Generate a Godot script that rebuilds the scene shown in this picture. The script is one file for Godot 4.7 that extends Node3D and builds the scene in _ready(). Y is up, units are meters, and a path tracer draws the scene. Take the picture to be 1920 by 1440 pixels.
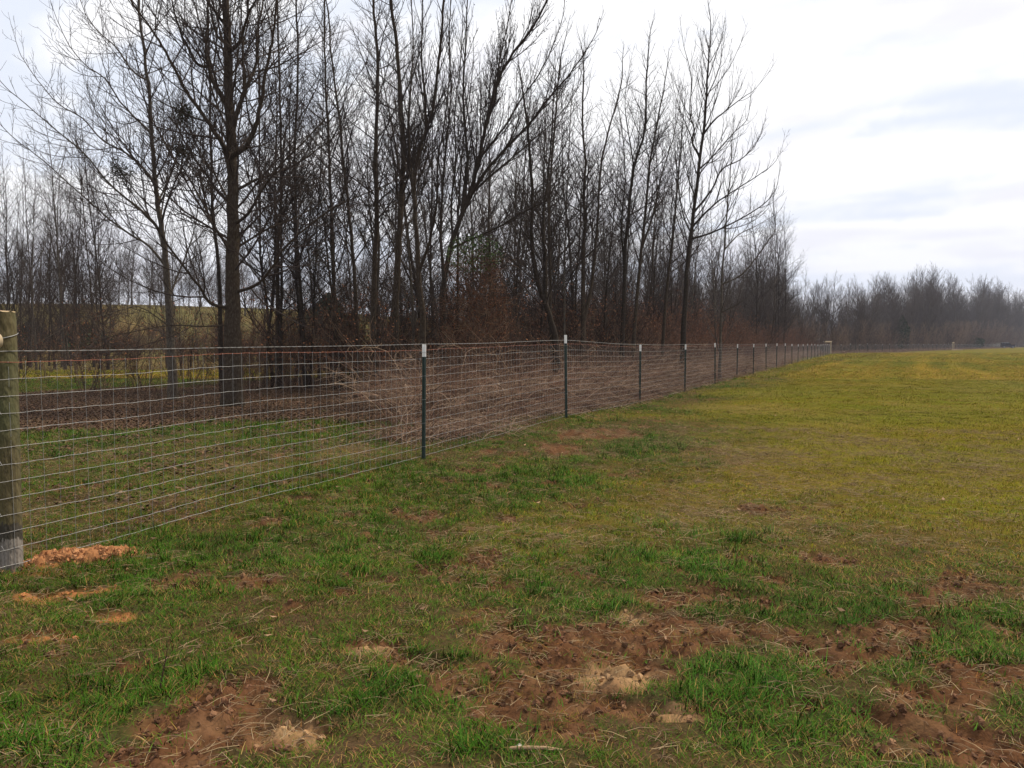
extends Node3D
# A new wire fence beside a mown field, a hedgerow of bare trees behind it, thin bright overcast.
# World: camera stands at x=0, z=0; the view runs along -z. Depth d = -z. Lengths are metres.

const F := 1500.0            # focal length in pixels of the 1920 x 1440 photograph
const EYE := 1.33
const PITCH := 0.05          # the lens looks this far (radians) below the horizon
const P0 := Vector2(-2.96, 4.85)        # the fence at the wooden post: (x, depth)
const FD := Vector2(0.4081, 0.9130)     # along the fence
const FN := Vector2(-0.9130, 0.4081)    # to the wooded side
const CORNER := 108.6                   # metres along the fence to the corner brace
const FD2 := Vector2(0.6, 0.8)          # along the far fence
const FN2 := Vector2(-0.8, 0.6)

# ---------------------------------------------------------------- mesh collector
class Geo:
	var v := PackedVector3Array()
	var n := PackedVector3Array()
	var c := PackedColorArray()
	var uv := PackedVector2Array()
	var i := PackedInt32Array()
	var tint := Color.WHITE
	var colored := false

	func put(p: Vector3, q: Vector3) -> void:
		v.append(p)
		n.append(q)
		if colored:
			c.append(tint)

	func tube(p: PackedVector3Array, r: PackedFloat32Array, k: int, capped := false) -> void:
		var base := v.size()
		var m := p.size()
		var d := (p[1] - p[0]).normalized()
		var u := d.cross(Vector3.RIGHT if absf(d.x) < 0.8 else Vector3.UP).normalized()
		var step := TAU / k
		for j in m:
			if j == m - 1:
				d = (p[j] - p[j - 1]).normalized()
			elif j > 0:
				d = (p[j + 1] - p[j - 1]).normalized()
			u = (u - d * u.dot(d)).normalized()
			var w := d.cross(u)
			var o := p[j]
			var rr := r[j]
			for a in k:
				var q := u * cos(a * step) + w * sin(a * step)
				v.append(o + q * rr)
				n.append(q)
				if colored:
					c.append(tint)
		for j in m - 1:
			var b := base + j * k
			for a in k:
				var a1 := (a + 1) % k
				i.append_array([b + a, b + k + a, b + a1, b + a1, b + k + a, b + k + a1])
		if capped:
			for e in 2:
				var at := 0 if e == 0 else m - 1
				var dd := (p[0] - p[1]).normalized() if e == 0 else (p[m - 1] - p[m - 2]).normalized()
				var cb := v.size()
				put(p[at], dd)
				for a in k:
					put(v[base + at * k + a], dd)
				for a in k:
					if e == 0:
						i.append_array([cb, cb + 1 + a, cb + 1 + (a + 1) % k])
					else:
						i.append_array([cb, cb + 1 + (a + 1) % k, cb + 1 + a])

	func quad(a: Vector3, b: Vector3, cc: Vector3, d: Vector3) -> void:
		var q := (d - a).cross(b - a).normalized()
		var s := v.size()
		put(a, q); put(b, q); put(cc, q); put(d, q)
		i.append_array([s, s + 1, s + 2, s, s + 2, s + 3])

	func box(at: Vector3, size: Vector3, turn := Basis.IDENTITY) -> void:
		var h := size * 0.5
		for ax in 3:
			for sg in [-1.0, 1.0]:
				var e := Vector3.ZERO
				e[ax] = sg
				var f := Vector3.ZERO
				f[(ax + 1) % 3] = 1.0
				var g := e.cross(f)
				var o := e * h
				var fu := f * h
				var gu := g * h
				quad(at + turn * (o - fu - gu), at + turn * (o - fu + gu), at + turn * (o + fu + gu), at + turn * (o + fu - gu))

	func mesh(m: Material) -> ArrayMesh:
		var a := []
		a.resize(Mesh.ARRAY_MAX)
		a[Mesh.ARRAY_VERTEX] = v
		a[Mesh.ARRAY_NORMAL] = n
		if colored:
			a[Mesh.ARRAY_COLOR] = c
		if uv.size() == v.size():
			a[Mesh.ARRAY_TEX_UV] = uv
		a[Mesh.ARRAY_INDEX] = i
		var r := ArrayMesh.new()
		r.add_surface_from_arrays(Mesh.PRIMITIVE_TRIANGLES, a)
		r.surface_set_material(0, m)
		return r

var rng := RandomNumberGenerator.new()
var nz := FastNoiseLite.new()      # broad patches
var nf := FastNoiseLite.new()      # fine patches
var M := {}
var taken := {}

func rnd(a: float, b: float) -> float:
	return rng.randf_range(a, b)

func numbered(called: String) -> String:
	var k: int = taken.get(called, 0)
	taken[called] = k + 1
	return called if k == 0 else "%s_%03d" % [called, k]

func thing(called: String, label: String, category: String, at: Vector3, group := "") -> Node3D:
	var o := Node3D.new()
	o.name = numbered(called)
	add_child(o)
	o.position = at
	o.set_meta("label", label)
	o.set_meta("category", category)
	if group:
		o.set_meta("group", group)
	return o

func part(called: String, m: Mesh, parent: Node3D, at := Vector3.ZERO, kind := "") -> MeshInstance3D:
	var o := MeshInstance3D.new()
	o.name = called
	o.mesh = m
	o.position = at
	parent.add_child(o, true)
	if kind:
		o.set_meta("kind", kind)
	return o

func structure(called: String, m: Mesh) -> void:
	var o := MeshInstance3D.new()
	o.name = called
	o.mesh = m
	add_child(o)
	o.set_meta("kind", "structure")
	o.set_meta("label", called.replace("_", " ") + " of the place in the photograph")

func scatter(called: String, label: String, category: String, m: Mesh, where: Array, tints: Array, parent: Node3D = self) -> void:
	if where.is_empty():
		return
	var mm := MultiMesh.new()
	mm.transform_format = MultiMesh.TRANSFORM_3D
	mm.use_colors = tints.size() > 0
	mm.mesh = m
	mm.instance_count = where.size()
	for k in where.size():
		mm.set_instance_transform(k, where[k])
		if tints.size() > 0:
			mm.set_instance_color(k, tints[k])
	var o := MultiMeshInstance3D.new()
	o.name = numbered(called) if parent == self else called
	o.multimesh = mm
	parent.add_child(o, true)
	o.set_meta("kind", "stuff")
	if parent == self:
		o.set_meta("label", label)
		o.set_meta("category", category)

const ONES := ["", "first", "second", "third", "fourth", "fifth", "sixth", "seventh", "eighth", "ninth", "tenth", "eleventh", "twelfth", "thirteenth", "fourteenth", "fifteenth", "sixteenth", "seventeenth", "eighteenth", "nineteenth"]
const TENS := ["", "", "twent", "thirt", "fort", "fift", "sixt", "sevent", "eight", "ninet"]
func ord_word(k: int) -> String:
	if k < 20:
		return ONES[k]
	if k >= 100:
		return "hundred-and-" + ord_word(k - 100) if k > 100 else "hundredth"
	return TENS[k / 10] + ("ieth" if k % 10 == 0 else "y-" + ONES[k % 10])

# ---------------------------------------------------------------- the lie of the land
func sstep(a: float, b: float, x: float) -> float:
	return smoothstep(a, b, x)

func side(x: float, d: float) -> float:      # metres to the wooded side of the fence
	return (Vector2(x, d) - P0).dot(FN)

func along(x: float, d: float) -> float:
	return (Vector2(x, d) - P0).dot(FD)

func field_in(x: float, d: float) -> float:  # metres into the field from the two fences
	var a := -side(x, d)
	var c := P0 + FD * CORNER
	var b := -(Vector2(x, d) - c).dot(FN2)
	var h := clampf(0.5 + 0.5 * (b - a) / 22.0, 0.0, 1.0)
	return lerpf(b, a, h) - 22.0 * h * (1.0 - h)

func lie(x: float, d: float) -> float:        # without the clods
	var s := side(x, d)
	var y := 6.6 * sstep(30.0, 82.0, s) * sstep(50.0, 108.0, d) + 0.5 * nz.get_noise_2d(x * 0.35, d * 0.35) * sstep(60.0, 100.0, d) * sstep(26.0, 60.0, s)
	y += 0.075 * exp(-((x - 0.9) * (x - 0.9) + (d - 13.3) * (d - 13.3)) / 9.0)
	y += 0.05 * nz.get_noise_2d(x * 0.6 + 40.0, d * 0.6) * sstep(6.0, 14.0, d)
	y -= 0.03 * exp(-((x + 3.0) * (x + 3.0) + (d - 4.8) * (d - 4.8)) / 2.0)
	return y

func relief(x: float, d: float, bare: float) -> float:
	var y := lie(x, d)
	if d < 22.0:
		y += (0.022 * nf.get_noise_2d(x * 3.1, d * 3.1) + bare * (0.055 * nf.get_noise_2d(x * 7.0 + 7.0, d * 7.0) + 0.045 * nf.get_noise_2d(x * 22.0, d * 22.0 + 9.0) - 0.025)) * (1.0 - sstep(12.0, 22.0, d))
	return y

func px(x: float, y: float, d: float) -> Vector3:    # photograph pixel at a given depth, to plan where things stand
	var r := Vector3((x - 960.0) / F, -(y - 720.0) / F, -1.0).rotated(Vector3.RIGHT, -PITCH)
	return Vector3(0, EYE, 0) + r * (d / -r.z)

func on_ground(x: float, y: float) -> Vector2:        # (x, depth) of a pixel of flat ground
	var r := Vector3((x - 960.0) / F, -(y - 720.0) / F, -1.0).rotated(Vector3.RIGHT, -PITCH)
	var k := EYE / -r.y
	return Vector2(r.x * k, -r.z * k)

func screen_x(p: Vector3) -> float:
	return 960.0 + F * p.x / maxf(-p.z, 0.01)

# bare soil seen in the photograph: pixel centre, half width, half height
const BARE := [[905, 1048, 36, 20], [470, 1085, 55, 15], [700, 1212, 62, 16], [770, 1242, 55, 14], [1090, 1203, 185, 34], [1165, 1258, 105, 32], [985, 1195, 95, 24], [1240, 1168, 85, 22], [1250, 1120, 55, 18], [430, 1300, 85, 34], [390, 1350, 120, 36], [300, 1420, 110, 26], [545, 1375, 80, 26], [1060, 1370, 60, 24], [1180, 1330, 70, 18], [935, 1335, 55, 26], [1270, 1335, 42, 15], [1562, 1258, 32, 15], [1700, 1172, 60, 14], [1835, 1262, 90, 26], [1860, 1405, 110, 40], [1760, 1292, 75, 16], [1545, 1045, 55, 14], [1450, 1088, 26, 11], [725, 1085, 22, 8], [100, 1108, 60, 10], [165, 1100, 50, 9], [205, 1150, 40, 8], [1655, 1225, 45, 12], [945, 972, 22, 7], [1050, 845, 40, 9], [1120, 820, 70, 8], [1410, 955, 26, 8], [850, 1085, 24, 7], [640, 1115, 20, 8], [1890, 1180, 30, 10], [240, 1250, 40, 9], [80, 1190, 55, 9], [1380, 1195, 35, 10], [1500, 1315, 40, 10], [1640, 1400, 55, 14]]
const CLAY := [[100, 1108, 60, 10], [165, 1100, 50, 9], [205, 1150, 40, 8], [80, 1190, 55, 9], [140, 1040, 110, 22]]
const PALE := [[1165, 1262, 70, 20], [550, 1368, 55, 18], [1180, 1150, 30, 10], [1270, 1335, 36, 12], [700, 1212, 30, 8]]
const LUSH := [[1050, 930, 190, 50], [740, 1000, 170, 60], [450, 1010, 160, 60], [1250, 1060, 140, 40], [1240, 860, 70, 16], [950, 1020, 90, 40], [330, 1290, 90, 40], [120, 1400, 160, 50], [1350, 1290, 130, 50], [1720, 1220, 80, 24], [1480, 1370, 160, 50], [1180, 1290, 60, 16], [700, 900, 140, 30], [760, 1300, 90, 30], [950, 1400, 120, 40], [1890, 1150, 60, 20], [1470, 1140, 90, 20], [560, 800, 200, 20], [180, 820, 120, 14], [1300, 1000, 130, 30]]
const STRAW := [[1830, 1080, 140, 42], [1650, 1010, 150, 16], [1300, 955, 80, 30], [1345, 722, 45, 7], [1400, 860, 120, 16], [1260, 800, 80, 12], [1500, 980, 60, 14], [1180, 800, 60, 9], [1420, 770, 80, 9], [430, 880, 60, 14], [650, 850, 50, 12], [1480, 1000, 70, 14], [1300, 760, 60, 9]]
var spots := []

func plan_spots() -> void:
	for list in [BARE, CLAY, PALE, LUSH, STRAW]:
		var out := []
		for e in list:
			var g := on_ground(e[0], e[1])
			out.append([g.x, g.y, e[2] * g.y / F, maxf(0.05, e[3] * g.y * g.y / (F * EYE))])
		spots.append(out)

func spot(k: int, x: float, d: float) -> float:
	var best := 0.0
	for e in spots[k]:
		var a: float = (x - e[0]) / e[2]
		var b: float = (d - e[1]) / e[3]
		var q := a * a + b * b
		if q < 2.6:
			best = maxf(best, 1.0 - q / 2.6)
	return best

# what covers the ground: (bare soil, lush green, dry straw, leaf litter), each 0..1
func cover(x: float, d: float) -> Vector4:
	var s := side(x, d)
	var big := nz.get_noise_2d(x * 2.2, d * 2.2)
	var mid := nf.get_noise_2d(x * 1.1 + 30.0, d * 1.1)
	var fine := nf.get_noise_2d(x * 4.0, d * 4.0 + 60.0)
	var bare := 0.0
	var lush := 0.0
	var straw := 0.0
	var near := d < 20.0
	if near:
		bare = sstep(0.28, 0.62, spot(0, x, d) + 0.30 * fine + 0.12 * mid)
		lush = spot(3, x, d)
		straw = spot(4, x, d)
	var into := field_in(x, d)
	var olive := olive_at(x, d, s, into, big)
	var dry := clampf(0.15 + 0.75 * mid + 0.5 * big + 0.35 * fine + 0.15 * olive + 0.9 * straw, 0.0, 1.0)
	dry = maxf(dry, sstep(2.2, 0.3, absf(s + 0.3)) * sstep(22.0, 27.0, d) * 0.9)
	if near and s < 0.5:
		bare = maxf(bare, sstep(0.21, 0.36, 0.6 * fine + 0.5 * nf.get_noise_2d(x * 2.3 + 90.0, d * 2.3) + 0.02 + 0.13 * (1.0 - sstep(3.0, 5.2, d)) * sstep(-0.9, -0.1, x)) * (1.0 - olive) * 0.9)
	lush = clampf(0.65 * lush + 0.46 + 0.8 * mid + 0.7 * fine - 0.9 * olive - 0.3 * bare, 0.0, 1.0)
	var litter := 0.0
	if s > 0.0:
		var t := along(x, d)
		var edge := lerpf(7.6, 0.4, sstep(4.0, 11.0, t)) + 2.2 * mid + 1.6 * big + 1.0 * fine
		litter = sstep(edge - 1.0, edge + 1.4, s)
		litter *= 1.0 - sstep(13.0, 17.0, s + 3.0 * big) * (1.0 - sstep(24.0, 30.0, t)) * (1.0 - 0.75 * sstep(26.0, 40.0, s))
		if t > 24.0:
			litter *= 1.0 - sstep(22.0, 30.0, s)
		dry = maxf(dry, sstep(26.0, 40.0, s) * 0.75)
		bare = maxf(bare, sstep(0.30, 0.6, fine + 0.6 * mid) * 0.8 * float(near))
	return Vector4(bare, lush, dry, litter)

func olive_at(x: float, d: float, s: float, into: float, big: float) -> float:
	if s >= 0.0:
		return 0.0
	var lo := lerpf(2.0, -0.4, sstep(8.0, 18.0, d))
	return sstep(lo, lo + 2.6, into + 2.2 * big) * sstep(4.4, 7.6, d + 1.6 * big + 0.25 * x)

func lin(r: float, g: float, b: float) -> Color:
	return Color(r, g, b)

# pale swath lines left by the mower, parallel to the fences
func track(into: float, x: float, d: float) -> float:
	if d < 14.0 or d > 170.0:
		return 0.0
	var u := fposmod(into + 0.8 * nz.get_noise_2d(x * 0.4, d * 0.4), 5.2)
	var line := exp(-pow((u - 1.6) / 0.30, 2.0)) + exp(-pow((u - 3.3) / 0.30, 2.0))
	return clampf(line * sstep(14.0, 26.0, d) * clampf(0.5 + 1.2 * nz.get_noise_2d(x * 0.5 + 17.0, d * 0.3), 0.0, 1.0), 0.0, 1.0)

func ground_color(x: float, d: float, cv: Vector4) -> Color:
	var thatch := lin(0.080, 0.054, 0.028)
	var soil := lin(0.115, 0.056, 0.030)
	var c := thatch.lerp(lin(0.040, 0.050, 0.016), cv.y * 0.7)
	var into := field_in(x, d)
	if side(x, d) < 0.0 and into > 0.5:
		var o := olive_at(x, d, -1.0, into, nz.get_noise_2d(x * 2.2, d * 2.2))
		var stripe := nf.get_noise_2d(into * 1.3, d * 0.03) * 0.5 + nf.get_noise_2d(into * 4.5 + 11.0, d * 0.05) * 0.35
		var patch := nz.get_noise_2d(x * 0.9 + 200.0, d * 0.55)
		var far := sstep(15.0, 60.0, d)
		var fieldc := lin(0.165, 0.120, 0.016).lerp(lin(0.110, 0.118, 0.008), clampf(0.55 + stripe * 1.3 * far + patch * 0.9, 0.0, 1.0))
		fieldc = fieldc.lerp(lin(0.200, 0.138, 0.054), clampf(cv.z * lerpf(0.55, 0.22, far) - 0.05 - stripe * 0.9 * far, 0.0, 1.0))
		fieldc = fieldc.lerp(lin(0.24, 0.19, 0.085), 0.6 * track(into, x, d))
		c = c.lerp(fieldc, o)
	else:
		c = c.lerp(lin(0.190, 0.130, 0.062), cv.z * 0.5)
	if cv.w > 0.0:
		c = c.lerp(lin(0.060, 0.037, 0.023).lerp(lin(0.100, 0.060, 0.035), 0.5 + nf.get_noise_2d(x * 6.0, d * 6.0)), cv.w)
	if side(x, d) > 26.0:
		c = c.lerp(lin(0.165, 0.120, 0.052).lerp(lin(0.13, 0.125, 0.045), clampf(0.5 + nz.get_noise_2d(x * 0.8, d * 0.8), 0.0, 1.0)), sstep(26.0, 45.0, side(x, d)))
	if d < 20.0:
		var cl := spot(1, x, d)
		var pl := spot(2, x, d)
		soil = soil.lerp(lin(0.300, 0.185, 0.095), clampf(pl * 1.3 + nf.get_noise_2d(x * 7.0 + 3.0, d * 7.0) * 0.5, 0.0, 1.0))
		soil = soil.lerp(lin(0.330, 0.145, 0.055), clampf(cl * 1.8, 0.0, 1.0))
		c = c.lerp(soil, maxf(cv.x, sstep(0.2, 0.6, cl)))
	return c

# ---------------------------------------------------------------- materials
func noise_tex(size: int, freq: float, ramp: Array, seed_: int, octaves := 4, normal := false, strength := 4.0, kind := FastNoiseLite.TYPE_SIMPLEX_SMOOTH) -> NoiseTexture2D:
	var f := FastNoiseLite.new()
	f.seed = seed_
	f.noise_type = kind
	f.frequency = freq
	f.fractal_octaves = octaves
	var t := NoiseTexture2D.new()
	t.width = size
	t.height = size
	t.seamless = true
	t.noise = f
	if normal:
		t.as_normal_map = true
		t.bump_strength = strength
	elif ramp:
		var g := Gradient.new()
		var off := PackedFloat32Array()
		var col := PackedColorArray()
		for k in ramp.size():
			off.append(float(k) / (ramp.size() - 1))
			col.append(ramp[k].linear_to_srgb())
		g.offsets = off
		g.colors = col
		t.color_ramp = g
	return t

func mat(called: String, col: Color, rough := 0.9, metal := 0.0) -> StandardMaterial3D:
	var m := StandardMaterial3D.new()
	m.resource_name = called
	m.albedo_color = col.linear_to_srgb()
	m.roughness = rough
	m.metallic = metal
	M[called] = m
	return m

func materials() -> void:
	var grain := noise_tex(1024, 0.02, [lin(0.42, 0.42, 0.42), lin(0.85, 0.84, 0.82), lin(1.0, 1.0, 1.0)], 5, 6)
	var g := mat("ground", Color.WHITE, 1.0)
	g.vertex_color_use_as_albedo = true
	g.albedo_texture = grain
	g.uv1_triplanar = true
	g.uv1_world_triplanar = true
	g.uv1_scale = Vector3(1.3, 1.3, 1.3)
	g.metallic_specular = 0.08
	g.normal_enabled = true
	g.normal_texture = noise_tex(1024, 0.03, [], 8, 6, true, 7.0)
	g.normal_scale = 1.0
	var barkn := noise_tex(512, 0.03, [], 21, 5, true, 9.0)
	for b in [["bark_brown", lin(0.062, 0.046, 0.033), lin(0.018, 0.013, 0.010)], ["bark_grey", lin(0.105, 0.088, 0.070), lin(0.038, 0.030, 0.024)], ["bark_dark", lin(0.042, 0.032, 0.025), lin(0.014, 0.011, 0.009)]]:
		var m := mat(b[0], Color.WHITE, 0.95)
		var mid: Color = b[1].lerp(b[2], 0.5)
		m.albedo_texture = noise_tex(512, 0.02, [b[2], mid, b[1], b[1].lerp(lin(0.16, 0.17, 0.11), 0.5)], 30 + M.size(), 5)
		m.uv1_triplanar = true
		m.uv1_scale = Vector3(3.0, 0.8, 3.0)
		m.normal_enabled = true
		m.normal_texture = barkn
		m.normal_scale = 1.2
		m.metallic_specular = 0.2
	mat("twig_brown", lin(0.050, 0.036, 0.029), 0.8).metallic_specular = 0.3
	mat("twig_dark", lin(0.032, 0.023, 0.019), 0.8).metallic_specular = 0.3
	mat("twig_grey", lin(0.062, 0.051, 0.044), 0.8).metallic_specular = 0.3
	for nm in ["blade", "cane", "brush", "leaf", "clod"]:
		var m := mat(nm, Color.WHITE, 0.85)
		m.vertex_color_use_as_albedo = true
		m.metallic_specular = 0.25
		m.cull_mode = BaseMaterial3D.CULL_DISABLED
	M.blade.backlight = Color(0.20, 0.24, 0.08)
	M.blade.roughness = 0.6
	M.blade.metallic_specular = 0.08
	M.leaf.backlight = Color(0.25, 0.25, 0.12)
	M.clod.normal_enabled = true
	M.clod.normal_texture = g.normal_texture
	M.clod.uv1_triplanar = true
	M.clod.uv1_scale = Vector3(4, 4, 4)
	mat("zinc", lin(0.27, 0.27, 0.27), 0.5, 0.4)
	mat("rusty_wire", lin(0.26, 0.085, 0.05), 0.7, 0.2)
	mat("post_green", lin(0.014, 0.030, 0.024), 0.5)
	mat("post_white", lin(0.72, 0.72, 0.70), 0.5)
	mat("seed", lin(0.040, 0.026, 0.022), 0.9)
	mat("car_black", lin(0.012, 0.013, 0.016), 0.18).clearcoat_enabled = true
	mat("tyre", lin(0.015, 0.015, 0.015), 0.9)
	mat("rim", lin(0.35, 0.35, 0.36), 0.35, 0.8)
	mat("window_dark", lin(0.02, 0.022, 0.025), 0.05)
	mat("windscreen", lin(0.10, 0.11, 0.12), 0.03)
	mat("car_white", lin(0.75, 0.75, 0.73), 0.4)
	mat("pale_wood", lin(0.38, 0.30, 0.19), 0.9)
	mat("gate_steel", lin(0.40, 0.42, 0.40), 0.5, 0.4)

# ---------------------------------------------------------------- camera, sky, sun
func setup_view() -> void:
	var cam := Camera3D.new()
	cam.name = "camera"
	add_child(cam)
	cam.position = Vector3(0, EYE, 0)
	cam.rotation = Vector3(-PITCH, 0, 0)
	cam.fov = rad_to_deg(2.0 * atan(720.0 / F))
	cam.near = 0.05
	cam.far = 3000.0
	cam.current = true
	var env := Environment.new()
	env.background_mode = Environment.BG_SKY
	env.tonemap_mode = Environment.TONE_MAPPER_LINEAR
	env.tonemap_exposure = 1.04
	env.sdfgi_enabled = true
	env.ssao_enabled = true
	env.ssil_enabled = true
	env.fog_enabled = true
	env.fog_density = 0.00035
	env.fog_light_color = Color(0.86, 0.88, 0.95)
	var sky := Sky.new()
	var sm := PanoramaSkyMaterial.new()
	sm.panorama = ImageTexture.create_from_image(sky_image())
	sky.sky_material = sm
	env.sky = sky
	var we := WorldEnvironment.new()
	we.name = "world_environment"
	we.environment = env
	add_child(we)
	var sun := DirectionalLight3D.new()
	sun.name = "sun"
	sun.light_energy = 1.4
	sun.light_color = Color(1.0, 0.94, 0.84)
	sun.light_angular_distance = 4.0
	sun.shadow_enabled = true
	add_child(sun)
	sun.look_at_from_position(Vector3.ZERO, Vector3(-0.55, -0.74, 0.36))

func sky_image() -> Image:
	var w := 1536
	var h := 768
	var im := Image.create(w, h, false, Image.FORMAT_RGBF)
	var a := FastNoiseLite.new()
	a.seed = 11
	a.frequency = 0.55
	a.fractal_octaves = 5
	a.domain_warp_enabled = true
	a.domain_warp_amplitude = 0.8
	a.domain_warp_frequency = 0.4
	var b := FastNoiseLite.new()
	b.seed = 23
	b.frequency = 1.3
	b.fractal_octaves = 5
	var white := Vector3(1.06, 1.06, 1.08)
	var grey := Vector3(0.87, 0.87, 0.95)
	var blue := Vector3(0.81, 0.865, 0.98)
	var low := Vector3(0.84, 0.87, 0.98)
	for y in h / 2 + 2:
		var th := (y + 0.5) / h * PI
		var cy := cos(th)
		var sy := sin(th)
		for x in w:
			var az := ((x + 0.5) / w - 0.5) * TAU
			var dx := sin(az) * sy
			var dz := cos(az) * sy
			var k := 1.0 / (maxf(cy, 0.0) + 0.16)
			var qx := dx * k
			var qz := dz * k
			# bands drawn out across the wind
			var ux := qx * 0.86 - qz * 0.50
			var uz := qx * 0.50 + qz * 0.86
			var n1 := a.get_noise_2d(ux * 0.8, uz * 2.3)
			var n2 := b.get_noise_2d(ux * 1.2 + 20.0, uz * 3.0)
			var thick := smoothstep(-0.42, 0.06, n1 + 0.35 * n2)
			var dark := smoothstep(0.0, 0.5, b.get_noise_2d(ux * 0.7 - 9.0, uz * 1.5 + 4.0) + 0.3 * n1)
			var c := blue.lerp(white.lerp(grey, dark * 0.75), thick)
			c = c.lerp(low, smoothstep(0.22, 0.0, cy) * 0.65)
			im.set_pixel(x, y, Color(c.x, c.y, c.z))
	for y in range(h / 2 + 2, h):
		for x in w:
			im.set_pixel(x, y, Color(0.20, 0.19, 0.14))
	return im

# ---------------------------------------------------------------- ground
func axis_steps(fine_from: float, fine_to: float, step: float, lo: float, hi: float, growth: float) -> PackedFloat32Array:
	var out := PackedFloat32Array()
	var s := step
	var p := fine_from
	var before := []
	while p > lo:
		s *= growth
		p -= s
		before.append(maxf(p, lo))
	before.reverse()
	for e in before:
		out.append(e)
	p = fine_from
	while p < fine_to:
		out.append(p)
		p += step
	s = step
	while p < hi:
		out.append(p)
		s *= growth
		p += s
	out.append(hi)
	return out

func build_ground() -> void:
	var xs := axis_steps(-4.2, 4.4, 0.032, -900.0, 900.0, 1.045)
	var ds := axis_steps(1.7, 7.2, 0.032, -60.0, 1200.0, 1.03)
	var g := Geo.new()
	g.colored = true
	var w := xs.size()
	for d in ds:
		for x in xs:
			var cv := cover(x, d)
			g.v.append(Vector3(x, relief(x, d, maxf(cv.x, spot(1, x, d)) if d < 20.0 else 0.0), -d))
			g.n.append(Vector3.UP)
			g.c.append(ground_color(x, d, cv))
	for r in ds.size() - 1:
		for k in w - 1:
			var a := r * w + k
			g.i.append_array([a, a + w, a + 1, a + 1, a + w, a + w + 1])
	for r in ds.size():
		for k in w:
			var at := r * w + k
			var ex := g.v[at + (1 if k < w - 1 else 0)] - g.v[at - (1 if k > 0 else 0)]
			var ez := g.v[at + (w if r < ds.size() - 1 else 0)] - g.v[at - (w if r > 0 else 0)]
			g.n[at] = ex.cross(ez).normalized() if ex.cross(ez).y > 0.0 else ez.cross(ex).normalized()
	structure("ground", g.mesh(M.ground))

# ---------------------------------------------------------------- grass
func blade(g: Geo, root: Vector3, az: float, lean: float, tall: float, wide: float, bend: float, col: Color) -> void:
	var out := Vector3(cos(az), 0, sin(az))
	var across := Vector3(-sin(az), 0, cos(az)) * wide * 0.5
	var p := root
	var ang := lean
	var s := g.v.size()
	g.tint = col
	for k in 3:
		var d := (out * sin(ang) + Vector3.UP * cos(ang))
		var q := (Vector3.UP * sin(ang) - out * cos(ang) * 0.4 + Vector3.UP * 0.6).normalized()
		var half: Vector3 = across * [1.0, 0.85, 0.5][k]
		g.put(p - half, q)
		g.put(p + half, q)
		p += d * tall / 3.0
		ang += bend
	g.put(p, Vector3.UP)
	g.i.append_array([s, s + 2, s + 1, s + 1, s + 2, s + 3, s + 2, s + 4, s + 3, s + 3, s + 4, s + 5, s + 4, s + 6, s + 5])

func tuft(count: int, radius: float, tall: Vector2, lean: Vector2, wide: Vector2, dry_share: float, green: Color, straw: Color) -> Mesh:
	var g := Geo.new()
	g.colored = true
	for k in count:
		var a := rnd(0, TAU)
		var r := radius * sqrt(rnd(0, 1))
		var dry := rnd(0, 1) < dry_share
		var col := straw if dry else green
		var vv := rnd(0.55, 1.45)
		col = Color(col.r * vv * rnd(0.8, 1.2), col.g * vv, col.b * vv * rnd(0.6, 1.3))
		var ln := minf(rnd(lean.x, lean.y) + (0.25 if dry else 0.0), 1.42)
		blade(g, Vector3(cos(a) * r, -0.006, sin(a) * r), rnd(0, TAU), ln, rnd(tall.x, tall.y), rnd(wide.x, wide.y) * (0.7 if dry else 1.0), rnd(0.0, minf(0.42, (1.62 - ln) * 0.5)), col)
	return g.mesh(M.blade)

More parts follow.
